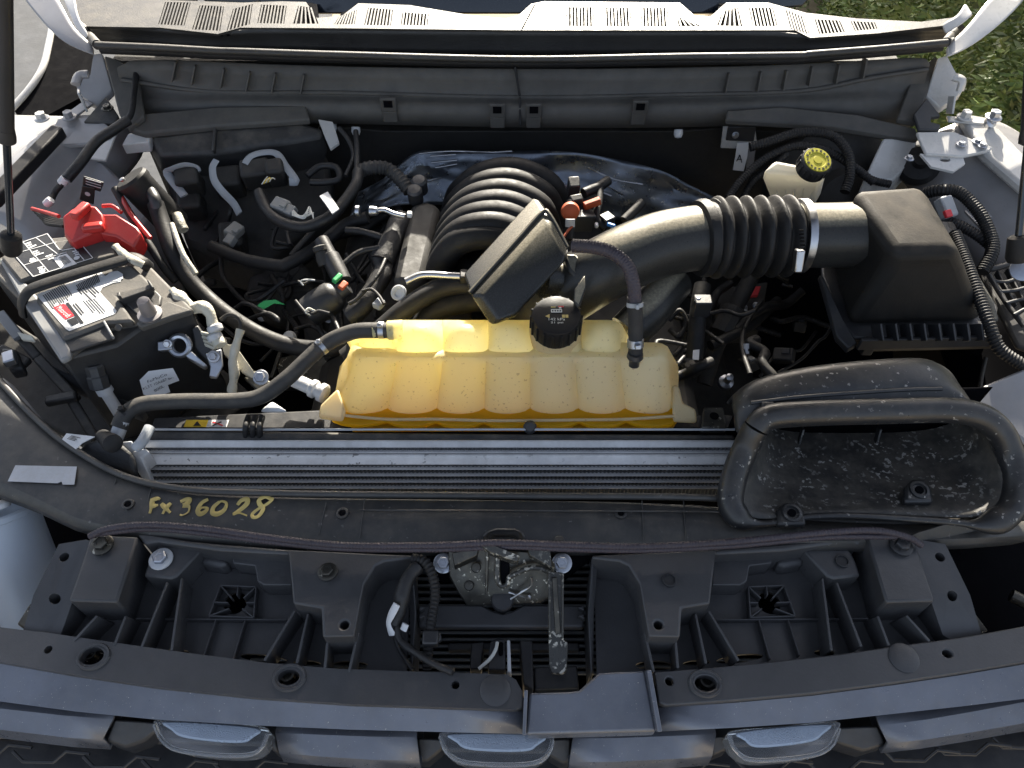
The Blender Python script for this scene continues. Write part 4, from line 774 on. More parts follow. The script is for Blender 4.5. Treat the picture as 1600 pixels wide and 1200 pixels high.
# ================================================================ air filter housing and intake
ab_ = thing('air_filter_housing', Z(1430, 520, 1.1), 'dusty black air filter housing with a ribbed flange and rounded lid', 'air box')
def loft(name, rings, m, parent, bevel=.01, seg=3, smooth=50):
    n = len(rings[0]); V = [p for r in rings for p in r]; F = [tuple(range(n)), tuple((len(rings)-1)*n+i for i in range(n-1, -1, -1))]
    for j in range(len(rings)-1): F += [(j*n+i, j*n+(i+1) % n, (j+1)*n+(i+1) % n, (j+1)*n+i) for i in range(n)]
    return finish(name, mesh(name, V, F), m, parent, bevel, seg, smooth)
loft('lid', [ZZ([(1328,294,1.350), (1440,285,1.350), (1498,390,1.338), (1396,394,1.338)]), ZZ([(1322,330,1.322), (1450,318,1.322), (1512,420,1.305), (1385,425,1.305)]), ZZ([(1276,352,1.24), (1472,345,1.24), (1540,507,1.215), (1322,514,1.215)])], 'airbox', ab_, .022, 5, 60)
prism('flange', [(1278,345,1.232), (1285,430,1.222), (1312,500,1.215), (1335,528,1.212), (1556,524,1.212), (1560,480,1.218), (1480,345,1.232)], 1.22, .008, 'plastic', ab_, .003)
fl = loft('lower_case', [ZZ([(1275,345,1.222), (1305,505,1.205), (1340,535,1.202), (1565,532,1.202), (1490,345,1.222)]), ZZ([(1290,380,1.08), (1315,520,1.06), (1345,550,1.06), (1560,545,1.06), (1490,380,1.08)])], 'engine_dark', ab_, .006, 2)
for x in (1373, 1396, 1418, 1440, 1463, 1485, 1507, 1529): bar('flange_rib', Z(x-4, 506, 1.238), Z(x, 533, 1.222), .003, .022, 'plastic', ab_, .0008)
bar('flange_front', Z(1342,538,1.216), Z(1560,532,1.216), .005, .02, 'plastic', ab_); box('case_clip', Z(1357,540,1.205), (.016,.012,.03), 'plastic', ab_)
prism('side_wing', [(1281,428,1.235), (1287,432,1.235), (1318,500,1.222), (1340,536,1.212), (1326,544,1.208), (1308,525,1.212)], 1.22, .012, 'plastic', ab_, .002)
prism('side_trim', [(1498,385,1.262), (1520,420,1.25), (1552,465,1.232), (1562,500,1.215), (1545,505,1.215), (1520,440,1.24)], 1.24, .02, 'tube_plastic', ab_, .004)
nk = ZZ([(1235,368,1.292), (1290,368,1.292), (1350,366,1.296), (1400,362,1.30)])
tube('neck', nk, .046, 'tube_plastic', ab_, n=5, sides=32)
it = thing('intake_duct', Z(960, 450, 1.2), 'glossy black intake duct elbow with a rubber bellows joining the air box', 'duct')
EP = ZZ([(800,520,1.10), (845,488,1.18), (896,450,1.245), (952,416,1.282), (1020,386,1.297), (1075,374,1.297), (1112,371,1.296)])
tube('elbow', EP, .046, 'tube_plastic', it, n=8, sides=32)
lathe('elbow_collar', Z(1092,373,1.297), Z(1112,371,1.296)-Z(1092,373,1.297), [(.046,-.004), (.053,-.002), (.055,.004), (.055,.010), (.050,.014), (.05,.02), (.054,.022), (.054,.028), (.046,.03)], 'rubber', it, 36)
C = resample(spline(ZZ([(1108,372,1.296), (1150,371,1.294), (1200,370,1.293), (1240,369,1.292)]), 12), .0015); pit = .0205
Vv, Fv = sweep(C, lambda i, t: .046+.0125*(.5+.5*math.cos(2*PI*(i*.0015)/pit+PI))**.7, 36); finish('bellows', mesh('bel', Vv, Fv), 'rubber', it)
hc = lathe('band_clamp', Z(1246,369,1.292), (1,.02,0), [(.048,-.002), (.052,-.001), (.0525,.0), (.0525,.009), (.0515,.0095), (.048,.010)], 'metal', it, 36)
k = box('clamp_screw', Z(1251,395,1.335)+Vector((0,-.002,-.012)), (.011, .014, .030), 'metal', hc, (-.5,0,0)); lathe('screw_head', Z(1249,408,1.322), (0,-.7,-.7), [(.005,0), (.005,.006), (.003,.007)], 'metal', hc, 6)
for q in range(7): box('clamp_thread', Z(1252,360,1.346)+Vector((0, -.0048*q, -.0022*q)), (.006,.0018,.0018), 'black_gap', hc, bevel=0)
for pz in ((1140,432), (1165,440)): pass
rs = thing('resonator', Z(820, 440, 1.26), 'black moulded intake resonator box tilted beside the duct elbow', 'resonator')
A = ZZ([(736,463,1.285), (849,338,1.338), (862,342,1.338), (889,392,1.315), (886,404,1.308), (803,497,1.262), (768,510,1.256)])
cc = sum(A, Vector())/len(A)
loft('box_shell', [[p.lerp(cc, .16)+Vector((.002, -.012, .006)) for p in A], A, [p+Vector((-.014, .055, -.010)) for p in A]], 'gloss_plastic', rs, .010, 4, 60)
tube('shell_rim', [p+Vector((-.002, .006, .001)) for p in (A[0], A[0].lerp(A[1], .3), A[0].lerp(A[1], .7), A[1], A[2], A[3])], .0032, 'tube_plastic', rs, n=5)
tube('connecting_pipe', ZZ([(846,436,1.275), (880,438,1.265), (915,455,1.255)]), .026, 'gloss_plastic', rs, n=5, sides=20)
prism('bridge', [(880,395,1.31), (900,395,1.31), (916,412,1.305), (905,440,1.29), (888,420,1.30)], 1.33, .03, 'tube_plastic', rs, .004)
prism('fin', [(898,450,1.31), (914,428,1.315), (916,448,1.31), (905,480,1.30), (896,470,1.305)], 1.32, .006, 'tube_plastic', rs, .002)
rp = tube('resonator_pipe', ZZ([(980,520,1.20), (1010,490,1.215), (1035,460,1.22), (1052,440,1.22)]), .030, 'tube_plastic', None, n=5, sides=24)
tag(rp, 'short dark pipe below the intake elbow behind the reservoir', 'pipe')
# ================================================================ battery
bt = thing('battery', Z(150, 480, 1.06), 'black car battery with a white specification sticker and a lead post', 'battery')
BZ2 = 1.255
top = [(-25,412), (70,372), (172,362), (238,418), (300,482), (270,494), (222,512), (182,540), (96,562), (40,478)]
prism('case', top, BZ2-.012, .19, 'battery_case', bt, .004)
prism('case_lip', [(-25,412), (70,372), (172,362), (238,418), (302,483), (215,505), (175,512), (96,562), (40,478)], BZ2-.006, .012, 'battery_lid', bt, .004)
prism('edge_strip', [(-2,405), (8,402), (70,478), (110,545), (108,556), (94,563), (40,480)], BZ2, .010, 'battery_edge', bt, .003)
prism('lid', [(0,402), (22,385), (172,364), (182,380), (182,398), (60,428), (30,440)], BZ2+.004, .014, 'battery_lid', bt, .004)
prism('lid', [(60,446), (170,418), (205,412), (240,446), (182,462), (208,500), (165,504), (98,530), (56,470)], BZ2+.004, .014, 'battery_lid', bt, .004)
prism('front_recess', [(98,529), (165,503), (178,528), (110,549)], BZ2-.001, .004, 'battery_case', bt, .001); bar('recess_edge', Z(163,503,BZ2+.003), Z(177,528,BZ2), .003, .006, 'battery_edge', bt)
prism('post_well', [(184,462), (236,446), (252,462), (250,476), (214,492)], BZ2-.0005, .010, 'battery_case', bt, .002)
prism('well_wall', [(182,461), (234,444), (238,450), (188,468)], BZ2+.010, .016, 'battery_case', bt, .001)
bar('well_pin', Z(186,459,BZ2+.012), Z(188,466,BZ2+.012), .004, .008, 'battery_case', bt); bar('well_pin', Z(232,440,BZ2+.012), Z(240,452,BZ2+.010), .003, .008, 'battery_case', bt)
lathe('lead_post', Z(235,492,BZ2+.002), (0,0,1), [(.0165,0), (.0165,.003), (.0105,.004), (.0085,.026), (.0075,.028), (.001,.028)], 'lead', bt, 24)
prism('post_corner', [(212,505), (250,478), (262,470), (300,484), (268,494), (220,511)], BZ2+.001, .01, 'battery_lid', bt, .002)
lathe('vent_plug', Z(186,512,BZ2-.002), (-.1,-.6,.7), [(.005,0), (.005,.002), (.002,.003)], 'battery_case', bt, 14)
# stickers
s1 = prism('white_sticker', [(56,460), (158,424), (164,431), (171,428), (183,427), (192,433), (188,440), (176,442), (160,449), (156,456), (182,485), (180,490), (108,517), (103,514)], BZ2+.0048, .0006, 'label_white', bt, 0)
LZ = BZ2+.0052
def lines(parent, a, b, c, d, n, m, zz, fr=.5, rnd=.5):
    A, B, Cc, D = Z(*a, zz), Z(*b, zz), Z(*c, zz), Z(*d, zz); L = (D-A).length/n
    for k in range(n):
        t = (k+.5)/n; p, q = A.lerp(D, t), B.lerp(Cc, t); q = p.lerp(q, 1-rnd*random.random())
        bar('print_line', p, q, L*fr, .0003, m, parent, 0)
lines(s1, (66,462), (82,484), (118,466), (100,442), 12, 'ink', LZ, .45, .35)
lines(s1, (118,446), (124,455), (158,443), (152,427), 14, 'ink', LZ, .5, .2); lines(s1, (118,452), (140,474), (158,458), (146,447), 6, 'ink', LZ, .4, .7); lines(s1, (128,470), (150,496), (168,488), (148,466), 5, 'ink', LZ, .3, .4)
red = prism('red_logo_tile', [(83,480), (100,474), (116,493), (102,499)], LZ+.0003, .0003, 'label_red', s1, 0); 
text_on('Motorcraft', (88,482), (105,497), LZ+.0004, 'label_white', s1, 'logo_lettering', .0003, .007)
prism('black_print', [(102,474), (107,472), (131,504), (126,506)], LZ+.0003, .0003, 'label_black', s1, 0); prism('black_print', [(104,500), (117,495), (123,504), (112,509)], LZ+.0003, .0003, 'label_black', s1, 0)
text_on('H7', (113,478), (123,492), LZ, 'ink', s1, 'label_lettering', .0003, .009) if False else lines(s1, (112,476), (130,498), (138,495), (120,473), 2, 'ink', LZ, .5, .3)
ov = prism('white_oval_sticker', [(167,430), (172,425), (184,423), (192,428), (192,435), (184,439), (172,440)], BZ2+.0054, .0004, 'label_white', bt, 0)
s2 = prism('black_warning_sticker', [(11,385), (74,364), (92,388), (98,390), (130,384), (146,403), (52,433)], BZ2+.0048, .0006, 'label_black', bt, 0)
E = [Z(*p, LZ) for p in ((12,386), (74,365), (92,389), (98,391), (130,385), (145,403), (52,432))]
for a, b in zip(E, E[1:]+E[:1]): bar('white_border', a, b, .0012, .0003, 'label_white', s2, 0)
for a, b in (((36,378), (76,424)), ((56,371), (110,412)), ((24,396), (88,378)), ((38,414), (104,394)), ((116,388), (132,407))): bar('white_border', Z(*a, LZ), Z(*b, LZ), .001, .0003, 'label_white', s2, 0)
for q in ([(38,380), (50,376), (58,384), (46,389)], [(24,388), (34,384), (38,390), (28,394)], [(48,394), (64,388), (70,396), (54,401)], [(46,404), (56,401), (60,407), (50,410)], [(70,400), (82,396), (88,402), (76,407)], [(58,418), (70,414), (74,420), (62,424)], [(112,392), (120,390), (126,398), (118,400)]):
    lines(s2, q[0], q[1], q[2], q[3], 3, 'label_white', LZ, .55, .4)
for x, y in ((30,389), (51,407), (120,403), (66,424)):
    lathe('print_symbol', Z(x, y, LZ), (0,0,1), [(.0042,0), (.0042,.0003), (.001,.0003)], 'label_white', s2, 3 if x == 30 else 14)
bp = prism('barcode_patch', [(82,403), (104,396), (120,412), (96,420)], LZ+.0002, .0004, 'label_white', s2, 0); lines(s2, (92,402), (100,414), (112,410), (102,399), 7, 'ink', LZ+.0007, .5, .1)
tube('hold_down_strap', ZZ([(36,492,BZ2-.02), (34,474,BZ2-.002), (44,456,BZ2+.010), (64,446,BZ2+.013), (120,428,BZ2+.014), (180,410,BZ2+.014), (206,402,BZ2+.012), (226,412,BZ2+.004), (236,420,BZ2-.02)]), .0105, 'rubber', bt, n=6, flat=.45)
wl2 = prism('part_number_label', [(218,594,1.185), (232,580,1.20), (270,575,1.203), (280,594,1.185), (262,601,1.18), (266,612,1.17), (238,622,1.162), (224,616,1.165)], 1.19, .0008, 'label_white', bt, 0)
for sx, x0, y0, x1, y1, z in (('FoMoCo', 232, 600, 262, 588, 1.1945), ('KL3T 10A687 BA', 225, 611, 272, 592, 1.1865), ('800L', 243, 614, 258, 606, 1.177)):
    text_on(sx, (x0, y0), (x1, y1), z+.001, 'ink', bt, 'label_lettering', .002, .0052)
# positive terminal cover and fuse box label
rt = thing('terminal_cover', Z(160, 350, 1.24), 'bright red plastic cover over the positive battery terminal', 'cover')
prism('cover_shell', [(97,338,1.292), (112,326,1.296), (130,318,1.298), (150,322,1.296), (160,334,1.292), (162,350,1.285), (150,360,1.28), (112,378,1.274), (100,366,1.278)], 1.29, .035, 'red_plastic', rt, .003, 2)
prism('cover_wing', [(152,334,1.288), (182,334,1.286), (214,354,1.278), (221,364,1.274), (208,386,1.266), (180,368,1.272), (156,364,1.276)], 1.28, .03, 'red_plastic', rt, .003, 2)
box('cover_step', Z(146,356,1.282), (.03,.014,.014), 'red_plastic', rt, (0,0,.2), .004); box('cover_ridge', Z(126,330,1.300), (.014,.032,.012), 'red_plastic', rt, (0,0,-.3), .003)
tube('red_wire', ZZ([(50,326,1.25), (72,332,1.252), (92,338,1.262)]), .003, 'red_plastic', rt); tube('red_wire', ZZ([(160,322,1.285), (176,322,1.285), (190,332,1.28)]), .003, 'red_plastic', rt); tube('red_wire', ZZ([(190,308,1.28), (205,335,1.275), (235,372,1.26)]), .0035, 'red_plastic', rt)
for k in range(5): tube('black_wire', ZZ([(52+4*k,328+4*k,1.235), (75,338+3*k,1.24), (100,345+2*k,1.25)]), .0028, 'rubber', rt)
fl_ = thing('fuse_label_tab', Z(140, 310, 1.27), 'small black label tab standing above the red terminal cover', 'label')
wallp('tab_plate', [(130,276), (162,286), (157,300), (128,292)], .985, .003, 'label_black', fl_, .001); wallp('tab_plate', [(128,290), (148,294), (146,320), (124,312)], .982, .003, 'label_black', fl_, .001)
for k in range(3): bar('print_line', Y(134, 279+k*4, .9835), Y(158, 286+k*4, .9835), .0014, .0006, 'grey_plastic', fl_, 0, up=(0,1,0))
lathe('print_symbol', Y(137,303,.981), (0,-1,0), [(.004,0), (.004,.0005), (.001,.0005)], 'grey_plastic', fl_, 12)
# negative clamp and battery sensor
ng = thing('battery_clamp', Z(290, 560, 1.15), 'loose bare metal battery clamp with its sensor hanging in front of the battery', 'clamp')
rp_ = Z(281,540,1.205)
V, F = sweep([rp_+Vector((.0135*math.cos(a), .0095*math.sin(a), .0095*math.sin(a))) for a in [2*PI*k/24 for k in range(25)]], lambda i, t: .0045, 8); finish('clamp_ring', mesh('cr', V, F), 'zinc', ng)
box('clamp_lug', Z(260,541,1.203), (.020,.014,.016), 'zinc', ng, (.6,0,.15)); bolt('clamp_bolt', Z(262,537,1.213), .005, 'metal', ng, (0,-.8,.6), 1.3)
prism('clamp_arm', [(286,548,1.203), (296,545,1.203), (324,570,1.180), (318,574,1.178), (292,558,1.196)], 1.2, .008, 'zinc', ng, .002)
prism('sensor_body', [(298,512,1.215), (310,506,1.216), (330,540,1.195), (336,552,1.19), (322,562,1.185), (304,545,1.195)], 1.2, .02, 'plastic', ng, .003)
for k in range(4): bar('sensor_fin', Z(314+k*2,520+k*6,1.212-k*.004), Z(330+k*2,524+k*7,1.21-k*.004), .003, .006, 'pale_cable', ng)
prism('sensor_lug', [(320,552,1.192), (346,545,1.19), (348,570,1.178), (338,590,1.165), (326,588,1.166), (328,572,1.178)], 1.18, .005, 'zinc', ng, .002); bolt('clamp_bolt', Z(334,557,1.192), .006, 'metal', ng, (0,-.6,.8), 1.5)
cb_ = thing('ground_cable', Z(360, 600, 1.12), 'frayed pale ground cable hanging at the front corner of the battery', 'cable')
tube('cable_run', ZZ([(300,482,1.235), (318,480,1.24), (328,490,1.235), (332,505,1.225), (338,525,1.212), (345,540,1.205)]), .009, 'pale_cable', cb_, wob=.4)
tube('cable_run', ZZ([(268,452,1.252), (282,464,1.248), (298,478,1.24)]), .007, 'pale_cable', cb_, wob=.5, flat=.6); tube('cable_run', ZZ([(180,384,1.27), (195,398,1.27), (212,408,1.268), (224,414,1.262)]), .006, 'pale_cable', cb_, wob=.5, flat=.6)
for y, z in ((508,1.224), (522,1.215)): lathe('cable_ferrule', Z(334,y,z), Z(342,y+20,z-.012)-Z(334,y,z), [(.009,0), (.011,.002), (.011,.008), (.009,.010)], 'aluminium', cb_, 16)
tube('taped_tail', ZZ([(376,515,1.215), (370,535,1.205), (364,560,1.19), (366,585,1.172), (362,612,1.15)]), .006, 'pale_cable', cb_, wob=.5); tube('loop_wire', ZZ([(345,500,1.22), (358,492,1.225), (372,496,1.225), (377,510,1.218), (370,528,1.208)]), .0035, 'rubber', cb_)
prism('cable_tray', [(345,535,1.19), (368,540,1.19), (400,585,1.165), (396,592,1.16), (378,580,1.168), (350,552,1.182)], 1.18, .006, 'pale_cable', cb_, .001)
tl_ = thing('battery_tray', Z(60, 620, 1.0), 'dark plastic battery tray with crossing ribs in front of the battery', 'tray')
prism('tray_floor', [(-30,470,1.06), (110,560,1.06), (330,560,1.06), (400,620,1.06), (260,720,1.04), (140,700,1.04), (-40,600,1.05)], 1.05, .02, 'engine_dark', tl_, .004)
for a, b, z0, z1 in (((0,490), (60,560), 1.19, 1.17), ((60,560), (120,625), 1.17, 1.15), ((72,628), (120,618), 1.16, 1.16), ((112,625), (150,688), 1.15, 1.13), ((0,545), (45,568), 1.18, 1.17)):
    bar('tray_rib', Z(*a, z0), Z(*b, z1), .014, .012, 'plastic_dusty', tl_, .003)
prism('tray_wall', [(60,560,1.17), (96,578,1.175), (230,640,1.14), (220,650,1.13), (100,600,1.15)], 1.15, .02, 'plastic', tl_, .004); prism('latch_tab', [(0,542,1.19), (24,544,1.19), (36,575,1.18), (14,580,1.18)], 1.18, .02, 'plastic', tl_, .004); box('latch_block', Z(15,560,1.195), (.016,.022,.012), 'zinc', tl_, (0,0,.5))
bar('tray_arm', Z(0,490,1.20), Z(30,528,1.19), .014, .008, 'battery_edge', tl_); prism('pale_tab', [(26,518,1.20), (50,524,1.198), (54,532,1.195), (34,530,1.195)], 1.198, .005, 'pale_cable', tl_, .001)
prism('grey_wing', [(0,585,1.185), (20,600,1.182), (96,690,1.165), (85,690,1.16), (0,625,1.175)], 1.17, .02, 'primer_or_shade', tl_, .006)
pt = thing('service_port', Z(185, 640, 1.12), 'aluminium service port tube with a black hex cap in front of the battery', 'valve')
lathe('tube', Z(190,652,1.13), Z(160,604,1.185)-Z(190,652,1.13), [(.008,0), (.008,.045), (.011,.047), (.011,.060), (.009,.062), (.009,.07)], 'aluminium', pt, 20); lathe('hex_cap', Z(156,600,1.19), Z(147,570,1.215)-Z(156,600,1.19), [(.0115,-.006), (.014,-.004), (.014,.012), (.0125,.014), (.013,.026), (.0115,.029), (.002,.029)], 'plastic', pt, 8, smooth=25)
lathe('cap_dimple', Z(147,570,1.2165), (-.15,.1,1), [(.002,.001), (.002,.0015), (.001,.0015)], 'black_gap', pt, 10)
md = thing('ducting_foam', Z(160, 705, 1.17), 'black foam block with a crumpled white label behind the shield lip', 'foam')
prism('foam', [(130,690,1.20), (165,680,1.205), (190,692,1.20), (206,706,1.195), (212,742,1.175), (160,730,1.18), (120,705,1.19)], 1.19, .02, 'tape', md, .006)
prism('label', [(94,690,1.203), (104,677,1.207), (148,682,1.205), (128,692,1.2055), (118,702,1.203)], 1.2, .0012, 'label_white', md, 0); lines(md, (104,686), (118,690), (128,684), (112,680), 4, 'ink', 1.2075, .4, .5)
lathe('hose_stub', Z(172,690,1.205), (.6,-.5,.4), [(.010,-.03), (.010,0), (.012,.002), (.012,.012), (.009,.014)], 'rubber', md, 16)
# ================================================================ engine and surroundings
en = thing('engine', (.0, .95, .6), 'dark engine with a ribbed plastic intake manifold below the heat shield', 'engine')
box('block', (.0, .93, .85), (.62, .50, .40), 'engine_dark', en, bevel=.02)
# ribbed runners of the manifold
for k in range(7):
    t = k/6; cy = 402-t*104; z = 1.205+.035*math.sin(PI*min(1, t*.8+.25)); wL = 686+t*28; wR = 815+t*45
    P = [Z(wL-6, cy+40-t*14, z-.07), Z(wL+6, cy+4-t*4, z-.015), Z((wL+wR)/2-30, cy-26, z+.022), Z((wL+wR)/2+22, cy-32, z+.026), Z(wR, cy-8, z), Z(wR+16, cy+34, z-.06)]
    tube('runner', P, .021, 'manifold', en, n=6, sides=14)
prism('plenum', [(690,400,1.20), (720,290,1.215), (780,262,1.22), (850,275,1.21), (870,330,1.20), (850,420,1.19), (760,440,1.185)], 1.2, .10, 'manifold', en, .02)
prism('valve_cover', [(612,438,1.205), (640,318,1.215), (668,310,1.215), (690,322,1.21), (665,432,1.20), (640,445,1.20)], 1.21, .08, 'engine_dark', en, .012)
for x, y, z in ((648,300,1.225), (655,285,1.23)): lathe('cover_cap', Z(x, y, z), (0,-.2,1), [(.013,-.02), (.013,.004), (.010,.008), (.001,.009)], 'plastic', en, 16)
tube('rail_seam', ZZ([(700,400,1.21), (712,350,1.22), (730,300,1.226)]), .003, 'manifold', en)
prism('front_cover', [(560,470,1.12), (700,440,1.14), (740,470,1.14), (730,560,1.10), (540,600,1.08)], 1.1, .2, 'engine_dark', en, .02)
tube('radiator_hose', ZZ([(540,560,1.16), (590,520,1.185), (640,478,1.21), (690,450,1.22), (740,446,1.22), (780,460,1.21)]), .0150, 'rubber', en, n=6, sides=16)
tube('bypass_pipe', ZZ([(650,540,1.16), (665,500,1.18), (700,478,1.195), (760,470,1.20), (800,490,1.19)]), .017, 'manifold', en, n=6, sides=16)
tube('coolant_pipe', ZZ([(634,440,1.232), (660,430,1.236), (700,431,1.236), (745,433,1.236)]), .0058, 'metal', en, n=6, sides=14); box('pipe_clip', Z(725,432,1.24), (.012,.018,.014), 'rubber', en)
lathe('white_ring', Z(624,458,1.215), (-.3,-.5,.8), [(.010,0), (.012,.001), (.012,.004), (.010,.005), (.007,.004), (.006,.001)], 'white_plastic', en, 20)
# the throttle actuator cluster
ac = thing('purge_valve', Z(520, 460, 1.12), 'black purge valve with a green clip and wire connectors', 'valve')
lathe('valve_body', Z(498,478,1.165), (.75,.35,.35), [(.012,-.022), (.024,-.018), (.026,.0), (.025,.028), (.020,.036), (.014,.040), (.013,.055), (.010,.056)], 'plastic', ac, 24)
lathe('solenoid', Z(528,425,1.195), (-.45,.8,.25), [(.014,-.02), (.015,.0), (.015,.03), (.012,.033), (.012,.065), (.008,.068)], 'plastic', ac, 20); lathe('nozzle', Z(505,405,1.205), (-.2,.5,.5), [(.010,-.01), (.011,.0), (.009,.012), (.011,.013), (.011,.02), (.007,.022)], 'engine_dark', ac, 18)
box('green_clip', Z(527,435,1.215), (.008,.018,.008), 'green_plastic', ac, (0,.3,-.5)); box('orange_clip', Z(536,446,1.208), (.010,.016,.006), 'orange_plastic', ac, (0,.3,-.5)); box('lock_clip', Z(592,475,1.19), (.014,.016,.010), 'grey_plastic', ac, (0,0,-.5))
for P in ([(466,440), (474,444), (482,440), (490,436)], [(478,487), (488,490), (498,486), (515,490)], [(462,470), (470,480), (480,492)], [(565,455), (580,452), (592,462), (600,475)]):
    tube('valve_wire', [Z(x, y, 1.20) for x, y in P], .0025, 'rubber', ac)
tube('white_loop', ZZ([(486,492,1.198), (478,488,1.204), (482,482,1.206), (492,486,1.20)]), .0016, 'wire_white', ac, sides=6); tube('white_loop', ZZ([(474,446,1.205), (470,440,1.208), (478,437,1.208), (492,438,1.204)]), .0014, 'grey_plastic', ac, sides=6)
for q, (P, r) in enumerate((([(590,395,1.19), (600,420,1.185), (585,450,1.18), (565,480,1.17), (545,495,1.16)], .016), ([(628,340,1.205), (615,370,1.20), (605,395,1.195), (598,410,1.19)], .018), ([(540,360,1.20), (565,362,1.20), (600,372,1.20)], .006), ([(530,420,1.19), (560,395,1.20), (600,386,1.205)], .005), ([(610,385,1.20), (590,430,1.205), (560,465,1.19), (545,475,1.185)], .003))):
    k = tube('tape_wrapped_harness', [Z(*p) for p in P], r, 'tape', None, wob=.12); tag(k, ['taped harness trunk running down beside the purge valve', 'thick taped harness elbow beside the valve cover', 'thin taped branch lying behind the purge valve', 'thin taped branch arching over the purge valve', 'single thin wire crossing the taped harness trunk'][q], 'wiring')
# heat shield
hsd = thing('heat_shield', Z(850, 300, 1.15), 'crinkled silver blue foil heat shield arching behind the intake manifold', 'heat shield')
ht = [(560,300), (600,278), (650,238), (700,236), (800,236), (900,238), (1020,262), (1080,290), (1140,320)]; hb = [(540,360), (590,330), (640,320), (700,320), (800,320), (900,335), (980,345), (1040,350), (1120,345)]
rows = []; hT = spline([Vector((x, y, 0)) for x, y in ht], 7); hB = spline([Vector((x, y, 0)) for x, y in hb], 7)
for k in range(15):
    t = k/14; rows.append([Y(a.x*(1-t)+b.x*t, a.y*(1-t)+b.y*t, 1.215-.045*t+.010*noise.noise(Vector((a.x*.012, t*2.5, 0)))+.009*abs(noise.noise(Vector((a.x*.035+t*2, t*5-a.x*.02, 5))))) for a, b in zip(hT, hB)])
sheet('foil', rows, 'heatshield', hsd, .0015, 0, smooth=50)
for P in ([(672,244), (712,241)], [(674,254), (714,250)], [(680,262), (714,256)], [(668,282), (690,278)], [(850,276), (875,285)], [(918,262), (960,280), (1005,288)], [(950,292), (975,305)], [(655,240), (705,236), (760,238), (800,236)], [(930,296), (955,306)]):
    tube('crease', [Y(x, y, 1.192-.0002*(y-240)) for x, y in P], .0016, 'metal', hsd, n=4, sides=6)
# sensor cluster behind the resonator
sc_ = thing('fuel_sensor_cluster', Z(900, 330, 1.18), 'fuel line connectors with rusty orange clips and a blue tab', 'connector')
tube('line', ZZ([(890,315,1.25), (892,340,1.24), (890,375,1.22)]), .0065, 'rubber', sc_); lathe('orange_disc', Z(891,330,1.25), (0,-.9,.45), [(.014,-.006), (.015,0), (.013,.006), (.004,.008)], 'orange_plastic', sc_, 24); lathe('white_sleeve', Z(891,342,1.252), (0,-.5,-.8), [(.0075,0), (.0075,.012)], 'white_plastic', sc_, 14)
box('connector_block', Z(896,292,1.25), (.018,.02,.03), 'plastic', sc_, (.3,0,.1)); box('connector_block', Z(900,312,1.25), (.02,.012,.014), 'plastic', sc_, (.3,0,.3)); box('orange_clip', Z(925,318,1.245), (.028,.010,.012), 'orange_plastic', sc_, (0,-.2,.3)); box('connector_block', Z(910,345,1.225), (.035,.02,.03), 'plastic', sc_, (0,.2,.3))
tube('pipe_stub', ZZ([(912,302,1.24), (935,292,1.24), (950,282,1.24)]), .0085, 'rubber', sc_); tube('pipe_stub', ZZ([(938,290,1.24), (936,315,1.235), (932,340,1.23), (945,358,1.22)]), .006, 'rubber', sc_); tube('pipe_stub', ZZ([(975,345,1.22), (990,330,1.225), (1003,316,1.23)]), .008, 'engine_dark', sc_)
box('blue_tab', Z(955,352,1.235), (.014,.006,.006), 'blue_plastic', sc_, (0,0,-.5)); box('white_tab', Z(932,352,1.23), (.006,.010,.006), 'white_plastic', sc_); box('connector_block', Z(948,345,1.225), (.02,.02,.02), 'plastic', sc_, (0,0,.6))
tube('orange_wire', ZZ([(880,372,1.24), (888,360,1.245), (896,352,1.245)]), .002, 'orange_plastic', sc_)
# control module with locking levers on the left
cmn = thing('control_module', Z(360, 250, 1.15), 'black engine control module box with three pale locking levers on its connectors', 'module')
loft('module_cover', [ZZ([(238,212,1.245), (330,200,1.25), (470,190,1.25), (505,200,1.245), (500,212,1.24), (440,222,1.235), (330,240,1.228), (250,245,1.228)]), ZZ([(232,235,1.20), (330,225,1.20), (475,210,1.21), (515,235,1.20), (500,270,1.16), (440,290,1.15), (330,290,1.15), (255,275,1.17)])], 'plastic_dusty', cmn, .008, 3)
bar('cover_rib', Z(337,202,1.254), Z(334,238,1.236), .005, .012, 'plastic_dusty', cmn, .002); prism('module_body', [(250,260,1.19), (330,250,1.19), (510,235,1.19), (520,320,1.14), (400,420,1.10), (290,380,1.10)], 1.15, .08, 'engine_dark', cmn, .01)
for P in ([(288,306,1.20), (262,272,1.22), (270,264,1.228), (290,258,1.23), (308,262,1.225), (312,268,1.22)], [(338,250,1.235), (332,262,1.228), (335,282,1.215), (348,300,1.20), (365,318,1.185), (374,334,1.175)], [(382,256,1.235), (392,244,1.24), (412,238,1.242), (432,240,1.24), (445,258,1.23), (462,282,1.215), (452,284,1.215)]):
    pts = [Z(*p) for p in P]; C = spline(pts, 4); V, F = sweep(C, lambda i, t: .0072, 8, .35); finish('locking_lever', mesh('ll', V, F), 'grey_plastic', cmn, smooth=40)
for x, y, z, sx, sy in ((297,285,1.20,.04,.035), (358,285,1.185,.05,.04), (402,272,1.21,.05,.035), (432,270,1.22,.03,.03), (300,320,1.16,.04,.04), (365,375,1.13,.04,.05)): box('connector_body', Z(x, y, z), (sx, sy, .05), 'engine_dark', cmn, (.4,0,.2), .006)
for k in range(5): tube('yellow_wire', ZZ([(409+3*k,288-k,1.232), (413+3*k,282-k,1.236), (418+3*k,276+k,1.234)]), .0009, 'label_yellow' if k % 2 else 'wire_white', cmn, sides=5)
